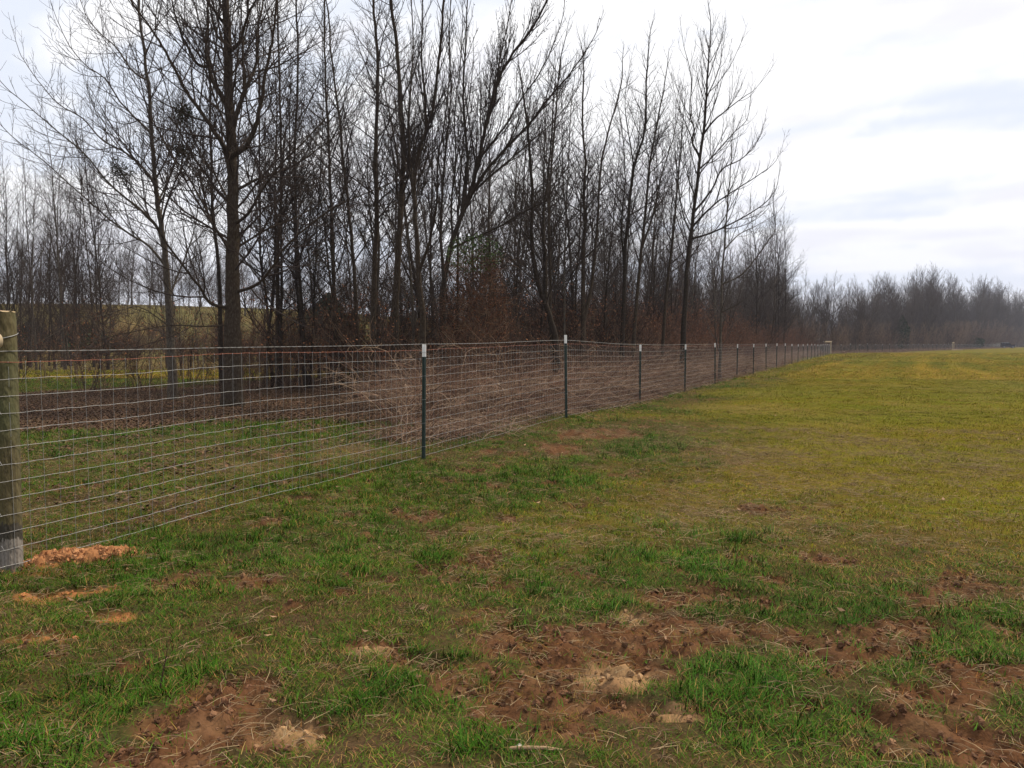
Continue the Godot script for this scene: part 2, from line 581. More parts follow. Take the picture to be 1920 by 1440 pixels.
func build_grass() -> void:
	var green := lin(0.034, 0.084, 0.010)
	var olive := lin(0.120, 0.120, 0.007)
	var straw := lin(0.270, 0.165, 0.058)
	var brown := lin(0.180, 0.100, 0.048)
	var kinds := {
		lush = tuft(34, 0.075, Vector2(0.03, 0.075), Vector2(0.25, 1.1), Vector2(0.0022, 0.0042), 0.20, green, straw.lerp(brown, 0.5)),
		tall = tuft(30, 0.055, Vector2(0.05, 0.105), Vector2(0.15, 1.0), Vector2(0.0025, 0.005), 0.08, green, straw),
		mixed = tuft(34, 0.110, Vector2(0.025, 0.065), Vector2(0.3, 1.15), Vector2(0.0026, 0.0048), 0.40, green.lerp(olive, 0.16), straw.lerp(brown, 0.55)),
		dry = tuft(34, 0.130, Vector2(0.03, 0.09), Vector2(0.9, 1.45), Vector2(0.0018, 0.0036), 0.85, green.lerp(olive, 0.4), straw.lerp(brown, 0.5)),
		pasture = tuft(40, 0.130, Vector2(0.02, 0.055), Vector2(0.2, 1.0), Vector2(0.0026, 0.0048), 0.36, olive, straw),
		mown = tuft(44, 0.34, Vector2(0.04, 0.085), Vector2(0.3, 1.2), Vector2(0.006, 0.012), 0.36, olive, straw),
	}
	var place := {}
	var tint := {}
	for k in kinds:
		place[k] = []
		tint[k] = []
	# zones: depth from, to, tufts per square metre, size
	for z in [[1.9, 5.0, 620.0, 1.0], [5.0, 9.0, 400.0, 1.05], [9.0, 16.0, 190.0, 1.25], [16.0, 30.0, 60.0, 1.7], [30.0, 60.0, 16.0, 1.5], [60.0, 115.0, 4.5, 2.2]]:
		var area: float = 0.72 * (z[1] * z[1] - z[0] * z[0]) + 2.4 * (z[1] - z[0])
		for k in int(area * z[2]):
			var d := sqrt(rnd(z[0] * z[0], z[1] * z[1]))
			var x := rnd(-1.0, 1.0) * (0.72 * d + 1.2)
			var cv := cover(x, d)
			var s := side(x, d)
			if s > 26.0 and d > 40.0:
				continue
			var keep := 1.0 - 0.90 * cv.x - 0.86 * cv.w
			if rnd(0, 1) > keep:
				if cv.x > 0.3 and rnd(0, 1) < 0.10 and d < 12.0:
					place.dry.append(Transform3D(Basis(Vector3.UP, rnd(0, TAU)).scaled(Vector3.ONE * rnd(0.5, 0.9)), Vector3(x, relief(x, d, cv.x), -d)))
					tint.dry.append(Color(0.8, 0.7, 0.65))
				continue
			var o := olive_at(x, d, s, field_in(x, d), nz.get_noise_2d(x * 2.2, d * 2.2))
			var q := rnd(0, 1)
			var kind := "mixed"
			if d > 30.0:
				kind = "mown"
			elif q < cv.y * (1.0 - 0.5 * cv.z) * 0.85:
				kind = "tall" if (rnd(0, 1) < 0.18 and cv.y > 0.6 and o < 0.4) else "lush"
			elif rnd(0, 1) < cv.z * 0.55:
				kind = "dry"
			elif rnd(0, 1) < o:
				kind = "pasture"
			if kind == "lush" and o > 0.6 and rnd(0, 1) < 0.8:
				kind = "pasture"
			var sc: float = z[3] * rnd(0.55, 1.1) * (0.72 + 0.35 * cv.y)
			var tilt := Basis(Vector3(rnd(-1, 1), 0, rnd(-1, 1)).normalized(), rnd(0, 0.25))
			var hgt := relief(x, d, cv.x)
			place[kind].append(Transform3D((tilt * Basis(Vector3.UP, rnd(0, TAU))).scaled(Vector3.ONE * sc), Vector3(x, hgt, -d)))
			var v := 1.0 + 0.35 * nf.get_noise_2d(x * 2.0, d * 2.0) + rnd(-0.25, 0.25)
			var warm := 0.25 * nz.get_noise_2d(x * 3.0 + 70.0, d * 3.0) + rnd(-0.08, 0.08)
			if kind == "mown":
				var stripe := nf.get_noise_2d(field_in(x, d) * 1.3, d * 0.03) + nz.get_noise_2d(x * 0.9 + 200.0, d * 0.55)
				warm = clampf(warm - stripe * 0.4, -0.2, 0.12)
				v *= 1.0 - 0.2 * stripe
				var tr := track(field_in(x, d), x, d)
				warm += 0.12 * tr
				v *= 1.0 + 0.5 * tr
			tint[kind].append(Color(v * (1.0 + warm), v, v * (1.0 - 0.5 * warm)))
	var says := {
		lush = ["green_grass", "short bright green grass growing thick along the near side of the fence"],
		tall = ["grass_tuft", "taller dark green grass clumps scattered over the near ground"],
		mixed = ["cropped_grass", "cropped green and straw coloured grass between the clumps"],
		dry = ["dry_grass", "dead flattened straw coloured grass lying over the ground"],
		pasture = ["pasture_grass", "short olive green pasture grass on the open field side"],
		mown = ["mown_grass", "mown yellowish green grass covering the far field"],
	}
	for k in kinds:
		scatter(says[k][0], says[k][1], "grass", kinds[k], place[k], tint[k])

# ---------------------------------------------------------------- clods, leaf litter, loose sticks
func lump(r: float, seed_: int, squash: float, rough: float) -> Geo:
	var g := Geo.new()
	g.colored = true
	var f := FastNoiseLite.new()
	f.seed = seed_
	f.frequency = 1.5
	f.fractal_octaves = 3
	var rows := 5
	var cols := 8
	var ring := []
	for a in rows + 1:
		for b in cols:
			var th := PI * a / rows
			var q := Vector3(sin(th) * cos(TAU * (b + 0.5 * (a % 2)) / cols), cos(th), sin(th) * sin(TAU * (b + 0.5 * (a % 2)) / cols))
			var k := r * (1.0 + rough * f.get_noise_3dv(q * 1.4))
			ring.append(Vector3(q.x * k, q.y * k * squash, q.z * k))
	for a in rows:
		for b in cols:
			var s := a * cols + b
			var t := a * cols + (b + 1) % cols
			for tri in [[s, s + cols, t], [t, s + cols, t + cols]]:
				var p0: Vector3 = ring[tri[0]]
				var p1: Vector3 = ring[tri[1]]
				var p2: Vector3 = ring[tri[2]]
				var nn := (p2 - p0).cross(p1 - p0)
				if nn.length() < 1e-12:
					continue
				nn = nn.normalized()
				var at := g.v.size()
				for e in [p0, p1, p2]:
					g.put(e, nn)
				g.i.append_array([at, at + 1, at + 2])
	return g

func build_litter() -> void:
	# soil crumbs on the bare patches
	var crumb := []
	var ct := []
	for k in 70000:
		var d := sqrt(rnd(3.6, 80.0))
		var x := rnd(-1, 1) * (0.70 * d + 0.6)
		var cv := cover(x, d)
		if cv.x < 0.45 or side(x, d) > 0.0 and rnd(0, 1) < 0.6:
			continue
		var sz := 0.40 * pow(rnd(0.0, 1.0), 3.0) + 0.06
		crumb.append(Transform3D(Basis(Vector3(rnd(-1, 1), rnd(-1, 1), rnd(-1, 1)).normalized(), rnd(0, TAU)).scaled(Vector3.ONE * sz), Vector3(x, relief(x, d, cv.x) + 0.002, -d)))
		var c := ground_color(x, d, Vector4(1, 0, 0, 0))
		var v := rnd(0.55, 1.45)
		ct.append(Color(c.r * v, c.g * v, c.b * v))
	scatter("soil_crumb", "brown soil crumbs lying on the bare trampled patches", "soil", lump(0.035, 3, 0.75, 0.8).mesh(M.clod), crumb, ct)
	# straw lying about on the soil
	var sg := Geo.new()
	sg.colored = true
	for k in 12:
		sg.tint = lin(0.36, 0.27, 0.15).lerp(lin(0.17, 0.11, 0.07), rnd(0, 1))
		var a := rnd(0, TAU)
		var p := Vector3(rnd(-0.12, 0.12), rnd(0.004, 0.016), rnd(-0.12, 0.12))
		var q := Vector3(cos(a), rnd(-0.1, 0.12), sin(a)) * rnd(0.03, 0.10)
		sg.tube(PackedVector3Array([p, p + q * 0.5 + Vector3(rnd(-0.01, 0.01), 0.004, rnd(-0.01, 0.01)), p + q]), PackedFloat32Array([0.0011, 0.0010, 0.0006]), 3)
	var straws := []
	var st := []
	for k in 30000:
		var d := sqrt(rnd(3.6, 150.0))
		var x := rnd(-1, 1) * (0.70 * d + 0.6)
		var cv := cover(x, d)
		if rnd(0, 1) > 0.06 + 0.16 * cv.x + 0.22 * cv.z or cv.w > 0.5:
			continue
		straws.append(Transform3D(Basis(Vector3.UP, rnd(0, TAU)).scaled(Vector3(1, 1, 1) * rnd(0.7, 1.4)), Vector3(x, relief(x, d, cv.x), -d)))
		var v := rnd(0.7, 1.2)
		st.append(Color(v, v, v))
	scatter("loose_straw", "pale loose straw stalks strewn over soil and grass", "straw", sg.mesh(M.cane), straws, st)
	# fallen leaves under the trees
	var lg := Geo.new()
	lg.colored = true
	for k in 40:
		lg.tint = lin(0.12, 0.066, 0.036).lerp(lin(0.21, 0.14, 0.085), pow(rnd(0, 1), 2.0)).lerp(lin(0.05, 0.032, 0.022), rnd(0, 0.9))
		var at := Vector3(rnd(-0.22, 0.22), rnd(0.005, 0.03), rnd(-0.22, 0.22))
		var bs := Basis.from_euler(Vector3(rnd(-0.6, 0.6), rnd(0, TAU), rnd(-0.6, 0.6))) * rnd(0.012, 0.026)
		lg.quad(at + bs * Vector3(-1, 0.1, 0), at + bs * Vector3(0, 0, 0.55), at + bs * Vector3(1, 0.25, 0), at + bs * Vector3(0, 0, -0.55))
	var leaves := []
	var lt := []
	for k in 42000:
		var t := rnd(-4.0, 62.0) if k % 3 else rnd(-2.0, 22.0)
		var s := rnd(0.2, 16.0)
		var p := P0 + FD * t + FN * s
		if p.y < 3.0:
			continue
		var cv := cover(p.x, p.y)
		if rnd(0, 1) > cv.w + 0.04:
			continue
		leaves.append(Transform3D(Basis(Vector3.UP, rnd(0, TAU)).scaled(Vector3.ONE * rnd(0.8, 1.5)), Vector3(p.x, relief(p.x, p.y, 0.0), -p.y)))
		var v := rnd(0.7, 1.25)
		lt.append(Color(v, v * rnd(0.9, 1.05), v))
	scatter("leaf_litter", "brown fallen leaves covering the ground under the trees", "leaves", lg.mesh(M.leaf), leaves, lt)
	var one := Geo.new()
	one.colored = true
	one.tint = lin(0.20, 0.125, 0.075)
	one.quad(Vector3(-0.030, 0.008, 0), Vector3(-0.004, 0.0, 0.016), Vector3(0.030, 0.012, 0.002), Vector3(0.002, 0.004, -0.015))
	var loose := []
	var lc := []
	for k in 700:
		var d := sqrt(rnd(4.0, 260.0))
		var x := rnd(-1, 1) * (0.70 * d + 0.6)
		loose.append(Transform3D(Basis.from_euler(Vector3(rnd(-0.5, 0.5), rnd(0, TAU), rnd(-0.5, 0.5))).scaled(Vector3.ONE * rnd(0.4, 0.8)), Vector3(x, relief(x, d, cover(x, d).x) + rnd(0.008, 0.03), -d)))
		var v := rnd(0.5, 1.5)
		lc.append(Color(v, v, v))
	scatter("fallen_leaf", "single brown dead leaves blown about the near grass", "leaves", one.mesh(M.leaf), loose, lc)
	# single things lying in the grass
	for e in [["fallen_stick", "pale broken stick lying on the bare soil at the bottom edge", 1005, 1414, 0.085, 0.006, 0.1, lin(0.30, 0.20, 0.12)], ["fallen_stick", "short grey stick lying in the grass near the orange clay", 288, 1043, 0.07, 0.006, 0.5, lin(0.34, 0.30, 0.26)], ["fallen_stick", "brown twig lying in the cropped grass below the wooden post", 25, 1186, 0.08, 0.006, -0.1, lin(0.25, 0.15, 0.10)]]:
		var gp := on_ground(e[2], e[3])
		var o := thing(e[0], e[1], "stick", Vector3(gp.x, relief(gp.x, gp.y, 0.8) + 0.012, -gp.y))
		var g := Geo.new()
		g.colored = true
		g.tint = e[7]
		var dirv := Vector3(cos(e[6]), 0.02, sin(e[6]))
		g.tube(PackedVector3Array([dirv * -e[4], dirv * -e[4] * 0.3 + Vector3(0, 0.006, 0.004), dirv * e[4] * 0.4 + Vector3(0, 0.002, -0.006), dirv * e[4]]), PackedFloat32Array([e[5], e[5] * 1.15, e[5], e[5] * 0.6]), 6, true)
		part("stick", g.mesh(M.cane), o)
		g = Geo.new()
		g.colored = true
		g.tint = e[7]
		g.tube(PackedVector3Array([dirv * e[4] * 0.4, dirv * e[4] * 0.6 + Vector3(0.005, 0.01, 0.02)]), PackedFloat32Array([e[5] * 0.5, e[5] * 0.3]), 4)
		part("side_twig", g.mesh(M.cane), o)
	for e in [["dead_stalk", "thin dark dead weed stalk standing in the near grass", 298, 1296, 0.19, 0.05, 0.03], ["dead_stalk", "short reddish dead stalk leaning near the orange clay", 250, 1078, 0.07, 0.03, 0.0]]:
		var gp := on_ground(e[2], e[3])
		var o := thing(e[0], e[1], "weed", Vector3(gp.x, relief(gp.x, gp.y, 0.0) - 0.01, -gp.y))
		var g := Geo.new()
		g.colored = true
		g.tint = lin(0.06, 0.035, 0.03)
		var hh: float = e[4]
		g.tube(PackedVector3Array([Vector3.ZERO, Vector3(e[5] * 0.3, hh * 0.4, 0), Vector3(e[5] * 0.8, hh * 0.75, e[6]), Vector3(e[5], hh, e[6])]), PackedFloat32Array([0.003, 0.0025, 0.002, 0.001]), 4)
		part("stem", g.mesh(M.cane), o)
		g = Geo.new()
		g.colored = true
		g.tint = lin(0.07, 0.045, 0.035)
		g.tube(PackedVector3Array([Vector3(e[5] * 0.5, hh * 0.55, 0), Vector3(e[5] * 0.5 - 0.02, hh * 0.75, 0.01)]), PackedFloat32Array([0.0018, 0.001]), 3)
		g.tube(PackedVector3Array([Vector3(e[5] * 0.75, hh * 0.7, e[6]), Vector3(e[5] * 0.75 + 0.015, hh * 0.86, 0.01)]), PackedFloat32Array([0.0018, 0.001]), 3)
		part("side_shoot", g.mesh(M.cane), o)
	for e in [["stone", "small pale stone at the bottom edge beside the broken stick", 974, 1405, 0.014], ["stone", "small whitish stone in the grass behind the first steel post", 958, 793, 0.03]]:
		var gp := on_ground(e[2], e[3])
		var o := thing(e[0], e[1], "stone", Vector3(gp.x, relief(gp.x, gp.y, 0.6) + e[4] * 0.3, -gp.y))
		var g := lump(e[4], 77 + int(e[2]), 0.65, 0.6)
		g.c.resize(g.v.size())
		g.c.fill(lin(0.45, 0.40, 0.34))
		part("stone_body", g.mesh(M.clod), o)

# ---------------------------------------------------------------- wooden corner post and clay
func wood_image() -> ImageTexture:
	var w := 256
	var h := 512
	var im := Image.create(w, h, false, Image.FORMAT_RGB8)
	var f := FastNoiseLite.new()
	f.seed = 4
	f.frequency = 0.05
	f.fractal_octaves = 4
	var k := FastNoiseLite.new()
	k.seed = 9
	k.frequency = 0.012
	for y in h:
		var up := 1.0 - float(y) / h      # 0 at the foot, 1 at the top
		for x in w:
			var a := TAU * x / w
			var fx := cos(a) * 40.0
			var fz := sin(a) * 40.0
			var grain := f.get_noise_3d(fx * 6.0, y * 0.012, fz * 6.0)
			var blot := k.get_noise_3d(fx, y * 0.5, fz)
			var c := lin(0.090, 0.072, 0.026).lerp(lin(0.040, 0.030, 0.012), clampf(0.45 + grain * 0.9, 0, 1))
			c = c.lerp(lin(0.062, 0.062, 0.022), clampf(0.3 + blot * 1.2, 0, 1))
			var line := 0.235 + 0.012 * sin(a * 2.0) + 0.018 * f.get_noise_2d(x * 2.0, 5.0)
			if up < line:      # soil-stained grey foot with a dark tide mark above it
				c = lin(0.190, 0.170, 0.150).lerp(lin(0.11, 0.095, 0.08), clampf(0.4 + grain * 1.3 + blot * 0.6, 0, 1))
			elif up < line + 0.055 + 0.02 * blot:
				c = c.lerp(lin(0.028, 0.023, 0.018), 0.85)
			im.set_pixel(x, y, c.linear_to_srgb())
	return ImageTexture.create_from_image(im)

func lathe_post(radius: float, foot: float, top: float, checks: Array, seed_: int) -> Geo:
	var g := Geo.new()
	var f := FastNoiseLite.new()
	f.seed = seed_
	f.frequency = 0.6
	var cols := 40
	var rows := 26
	for r in rows + 1:
		var y := lerpf(foot, top, float(r) / rows)
		for k in cols + 1:
			var a := TAU * k / cols
			var q := Vector3(cos(a), 0, sin(a))
			var rr := radius * (1.0 + 0.05 * f.get_noise_3d(q.x * 1.5, y * 0.7, q.z * 1.5) + 0.012 * f.get_noise_3d(q.x * 12.0, y * 2.0, q.z * 12.0))
			for ch in checks:
				var da := absf(wrapf(a - ch[0] - 0.05 * sin(y * 5.0), -PI, PI))
				if da < 0.10 and y > ch[1] and y < ch[2]:
					rr -= 0.012 * (1.0 - da / 0.10)
			if r == rows:
				rr -= 0.006
			g.put(Vector3(q.x * rr, y, q.z * rr), q)
			g.uv.append(Vector2(float(k) / cols, 1.0 - (y - foot) / (top - foot)))
	for r in rows:
		for k in cols:
			var s := r * (cols + 1) + k
			g.i.append_array([s, s + 1, s + cols + 1, s + 1, s + cols + 2, s + cols + 1])
	return g

func build_post() -> void:
	var wood := mat("post_wood", Color.WHITE, 0.9)
	wood.albedo_texture = wood_image()
	wood.normal_enabled = true
	wood.normal_texture = noise_tex(256, 0.06, [], 41, 4, true, 5.0)
	wood.normal_scale = 0.4
	var endm := mat("end_grain", lin(0.33, 0.24, 0.13), 0.95)
	for k in 2:
		var c := P0 + FN * 0.098 + FD * (-0.085 if k == 0 else -2.55)
		var y := lie(c.x, c.y) - 0.25
		var o := thing("wooden_post", "thick round wooden corner post at the picture's edge, olive brown with a grey foot" if k == 0 else "second wooden brace post beyond the corner post, outside the picture", "fence post", Vector3(c.x, y, -c.y))
		part("post_shaft", lathe_post(0.095, 0.0, 1.80, [[2.25, 0.3, 1.7], [1.2, 0.9, 1.8], [0.7, 0.2, 1.0]], 15 + k).mesh(wood), o)
		var g := Geo.new()
		g.put(Vector3(0, 1.812, 0), Vector3.UP)
		for e in 30:
			g.put(Vector3(cos(TAU * e / 30.0) * 0.091, 1.801 + 0.006 * sin(e * 1.7), sin(TAU * e / 30.0) * 0.091), Vector3.UP)
		for e in 30:
			g.i.append_array([0, 1 + e, 1 + (e + 1) % 30])
		part("end_grain", g.mesh(endm), o)
	var pc0 := P0 + FN * 0.098 + FD * -0.085
	var sg0 := Geo.new()
	sg0.tube(PackedVector3Array([Vector3(-0.007, 0.012, 0), Vector3(-0.006, 0.013, 0.006), Vector3(0.006, -0.012, 0.006), Vector3(0.007, -0.013, 0)]), PackedFloat32Array([0.0018, 0.0018, 0.0018, 0.0018]), 4)
	var staple := sg0.mesh(M.zinc)
	var corner := get_node("wooden_post")
	for w in 13:
		var an := 1.35 + 0.3 * sin(w * 4.0)
		var st := part("staple", staple, corner, Vector3(cos(an) * 0.096, 0.29 + w * 0.1016, sin(an) * 0.096))
		st.rotation.y = PI / 2 - an
	# brace rail: fixed to the face of the corner post, running out of the picture
	var a := P0 + FD * -0.30 - FN * 0.045
	var b := P0 + FD * -2.5 - FN * 0.02
	var base := Vector3(a.x, lie(a.x, a.y) + 1.375, -a.y)
	var o := thing("brace_rail", "round tan rail end fixed across the wooden corner post", "rail", base)
	var g := Geo.new()
	var bb := Vector3(b.x, lie(b.x, b.y) + 1.30, -b.y) - base
	var p1 := -bb.normalized() * 0.12
	g.tube(PackedVector3Array([p1, p1 * 0.2, bb * 0.5, bb]), PackedFloat32Array([0.043, 0.046, 0.047, 0.045]), 18, true)
	part("rail_log", g.mesh(M.pale_wood), o)
	# wire drawn round post and rail
	var wr := thing("brace_wire", "loose smooth wire wrapped round the top of the wooden corner post", "wire", base)
	g = Geo.new()
	var pc := P0 + FN * 0.098 + FD * -0.085
	var pts := PackedVector3Array()
	var rad := PackedFloat32Array()
	var c0 := Vector3(pc.x, base.y, -pc.y) - base
	for k in 15:
		var an := lerpf(-0.5, 3.6, k / 14.0)
		pts.append(c0 + Vector3(cos(an) * 0.102, 0.05 - 0.10 * k / 14.0, sin(an) * 0.102))
		rad.append(0.0024)
	pts.append(c0 + Vector3(-0.45, -0.16, 0.30))
	rad.append(0.0024)
	g.tube(pts, rad, 5)
	part("wire_loop", g.mesh(M.zinc), wr)
	# orange clay thrown up when the post hole was dug
	var cp := on_ground(150, 1040)
	var mound := thing("clay_spoil", "low heap of crumbly orange clay beside the foot of the wooden post", "clay", Vector3(cp.x, lie(cp.x, cp.y) - 0.02, -cp.y))
	var mg := Geo.new()
	mg.colored = true
	var nx := 64
	var nzz := 34
	for r in nzz:
		for k in nx:
			var u := lerpf(-1.0, 1.0, float(k) / (nx - 1))
			var w := lerpf(-1.0, 1.0, float(r) / (nzz - 1))
			var q := 1.0 - (u * u + w * w)
			var x := u * 0.34
			var z := w * 0.15 - u * 0.13
			var nn := nf.get_noise_2d(x * 60.0, z * 60.0) * 0.5 + nf.get_noise_2d(x * 22.0 + 5.0, z * 22.0)
			mg.tint = lin(0.40, 0.195, 0.088).lerp(lin(0.25, 0.110, 0.045), clampf(0.5 + nn, 0, 1))
			mg.put(Vector3(x, (0.07 * sstep(0.0, 0.9, q + 0.35 * nn) + 0.030 * nn) if q > 0.0 else -0.04, z), Vector3.UP)
	for r in nzz - 1:
		for k in nx - 1:
			var s := r * nx + k
			mg.i.append_array([s, s + 1, s + nx, s + 1, s + nx + 1, s + nx])
	for r in range(1, nzz - 1):
		for k in range(1, nx - 1):
			var s := r * nx + k
			mg.n[s] = (mg.v[s + nx] - mg.v[s - nx]).cross(mg.v[s + 1] - mg.v[s - 1]).normalized()
	part("clay_heap", mg.mesh(M.clod), mound)
	var lumps := []
	for k in 5:
		var l := lump(0.018, 50 + k, 0.75, 1.5)
		var col := lin(0.42, 0.21, 0.10).lerp(lin(0.28, 0.12, 0.05), rnd(0, 1))
		for e in l.v.size():
			l.c.append(col) if l.c.size() <= e else null
			l.c[e] = col
		lumps.append(l.mesh(M.clod))
	for k in 260:
		var an := rnd(0, TAU)
		var r := sqrt(rnd(0, 1)) * 1.05
		var u := cos(an) * r
		var w := sin(an) * r
		var q := maxf(0.0, 1.0 - u * u - w * w)
		var cl := part("clod", lumps[k % 5], mound, Vector3(u * 0.34, 0.062 * sstep(0.0, 0.9, q) + 0.012, w * 0.15 - u * 0.13))
		cl.rotation = Vector3(rnd(0, 6), rnd(0, 6), rnd(0, 6))
		cl.scale = Vector3.ONE * (0.22 + 1.0 * pow(rnd(0, 1), 3.0))

# ---------------------------------------------------------------- wire fence and steel posts
func fence_at(t: float, off := 0.0) -> Vector3:
	var p := P0 + FD * t + FN * off
	return Vector3(p.x, lie(p.x, p.y), -p.y)

func fence2_at(t: float, off := 0.0) -> Vector3:
	var p := P0 + FD * CORNER + FD2 * t + FN2 * off
	return Vector3(p.x, lie(p.x, p.y), -p.y)

func steel_post(turn: float, tall: float, detail: bool) -> Dictionary:
	var b := Basis(Vector3.UP, turn)
	var g := Geo.new()
	var cut := tall - 0.14
	g.box(Vector3(0, (cut - 0.35) * 0.5, 0), Vector3(0.036, cut + 0.35, 0.006), b)
	g.box(b * Vector3(0, (cut - 0.35) * 0.5, 0.0195), Vector3(0.007, cut + 0.35, 0.033), b)
	var t := Geo.new()
	t.box(Vector3(0, cut + 0.07, 0), Vector3(0.0362, 0.14, 0.0062), b)
	t.box(b * Vector3(0, cut + 0.07, 0.0196), Vector3(0.0072, 0.14, 0.033), b)
	var s := Geo.new()
	if detail:
		for k in 24:
			s.box(b * Vector3(0, 0.06 + k * 0.052, -0.007), Vector3(0.014, 0.014, 0.008), b)
	return {shaft = g.mesh(M.post_green), tip = t.mesh(M.post_white), stud = s.mesh(M.post_green) if detail else null, b = b}

const POSTS := 22
func post_t(k: int) -> float:
	return 4.743 * k - 0.02 + 0.06 * sin(k * 12.3)

func build_fence() -> void:
	var tops := [0.0, 1.325, 1.41, 1.31, 1.315, 1.36, 1.32, 1.33, 1.34]
	var turn := atan2(FN.x, -FN.y) + PI
	for k in range(1, POSTS + 1):
		var at := fence_at(post_t(k), -0.014)
		var tall: float = tops[k] - at.y + (0.07 if k == 2 else 0.0) if k < tops.size() else 1.33 + 0.03 * sin(k * 5.1)
		var d := steel_post(turn + 0.1 * sin(k * 3.3), tall, k < 6)
		var o := thing("steel_post", "dark green steel post with white tip, %s from the wooden corner post" % ord_word(k), "fence post", at, "steel posts of the near fence")
		part("post_shaft", d.shaft, o)
		part("white_tip", d.tip, o)
		if d.stud:
			part("stud_row", d.stud, o, Vector3.ZERO, "stuff")
			for e in 5:
				var g := Geo.new()
				var y := 0.14 + e * 0.27
				var bb: Basis = d.b
				g.tube(PackedVector3Array([bb * Vector3(-0.024, y, -0.016), bb * Vector3(-0.021, y + 0.004, 0.004), bb * Vector3(-0.006, y + 0.006, 0.037), bb * Vector3(0.006, y + 0.006, 0.037), bb * Vector3(0.021, y + 0.002, 0.004), bb * Vector3(0.024, y, -0.016)]), PackedFloat32Array([0.0018, 0.0018, 0.0018, 0.0018, 0.0018, 0.0018]), 4)
				part("wire_clip", g.mesh(M.zinc), o)
		o.rotation = Vector3(0.012 * sin(k * 7.7), 0, 0.014 * sin(k * 4.1))
	# the woven wire: thirteen line wires, a stay every four inches
	var f := thing("woven_wire_fence", "new galvanised square woven wire fence along the steel posts", "fence", fence_at(0.0))
	var o0 := f.position
	var ts := PackedFloat32Array()
	var t := -4.0
	while t < CORNER:
		ts.append(t)
		t += 0.1016 if t < 14.0 else (0.4 if t < 45.0 else 1.6)
	ts.append(CORNER)
	for w in 13:
		var g := Geo.new()
		var p := PackedVector3Array()
		var r := PackedFloat32Array()
		for e in ts:
			var q := fence_at(e) - o0
			var jig := 0.0022 * sin(e * 31.0 + w * 2.0) + 0.004 * nf.get_noise_2d(e * 3.0, w * 9.0) if e < 14.0 else 0.0
			q.y += 0.035 + w * 0.1016 + jig + 0.012 * nf.get_noise_2d(e * 0.7, 3.0)
			p.append(q)
			r.append(0.0018 if w in [0, 12] else 0.0015)
		g.tube(p, r, 4)
		part("line_wire", g.mesh(M.rusty_wire if w == 12 else M.zinc), f)
	var sg := Geo.new()
	var sp := PackedVector3Array()
	var sr := PackedFloat32Array()
	for w in 13:
		sp.append(Vector3(0.0016 * sin(w * 2.1), w * 0.1016, 0.0016 * cos(w * 1.7)))
		sr.append(0.0011)
	sg.tube(sp, sr, 3)
	for w in 13:
		var y := w * 0.1016
		sg.tube(PackedVector3Array([Vector3(0, y - 0.006, 0), Vector3(0, y, 0), Vector3(0, y + 0.006, 0)]), PackedFloat32Array([0.0011, 0.0038, 0.0011]), 4)
	var stay := sg.mesh(M.zinc)
	var plain := Geo.new()
	plain.tube(PackedVector3Array([Vector3.ZERO, Vector3(0.002, 0.6, 0), Vector3(0, 1.2192, 0)]), PackedFloat32Array([0.0012, 0.0012, 0.0012]), 3)
	var far := []
	var k := 0
	t = -3.95
	while t < CORNER:
		var q := fence_at(t) - o0 + Vector3(0, 0.035 + 0.012 * nf.get_noise_2d(t * 0.7, 3.0), 0)
		if t > -0.9 and k < 300:
			var s := part("stay_wire", stay, f, q)
			s.rotation = Vector3(rnd(-0.006, 0.006), rnd(0, 6), rnd(-0.006, 0.006))
			k += 1
		elif t >= -0.9:
			far.append(Transform3D(Basis(Vector3.UP, rnd(0, 6)), q))
		t += 0.1016
	scatter("far_stay_wire", "", "", plain.mesh(M.zinc), far, [], f)
	# smooth twisted strand above it
	var top := thing("top_strand", "single twisted wire strand running above the woven wire", "wire", fence_at(0.0))
	for e in 2:
		var g := Geo.new()
		var p := PackedVector3Array()
		var r := PackedFloat32Array()
		t = -4.0
		while t < CORNER:
			var q := fence_at(t) - o0
			var an := t * 42.0 + e * PI
			var am := 0.0022 if t < 24.0 else 0.0014
			var sag := 0.012 * sin(PI * fposmod(t, 4.743) / 4.743)
			p.append(q + Vector3(FN.x * cos(an) * am, 1.318 - sag + sin(an) * am, -FN.y * cos(an) * am))
			r.append(0.0017)
			t += 0.035 if t < 24.0 else 0.9
		g.tube(p, r, 3)
		part("strand", g.mesh(M.zinc), top)

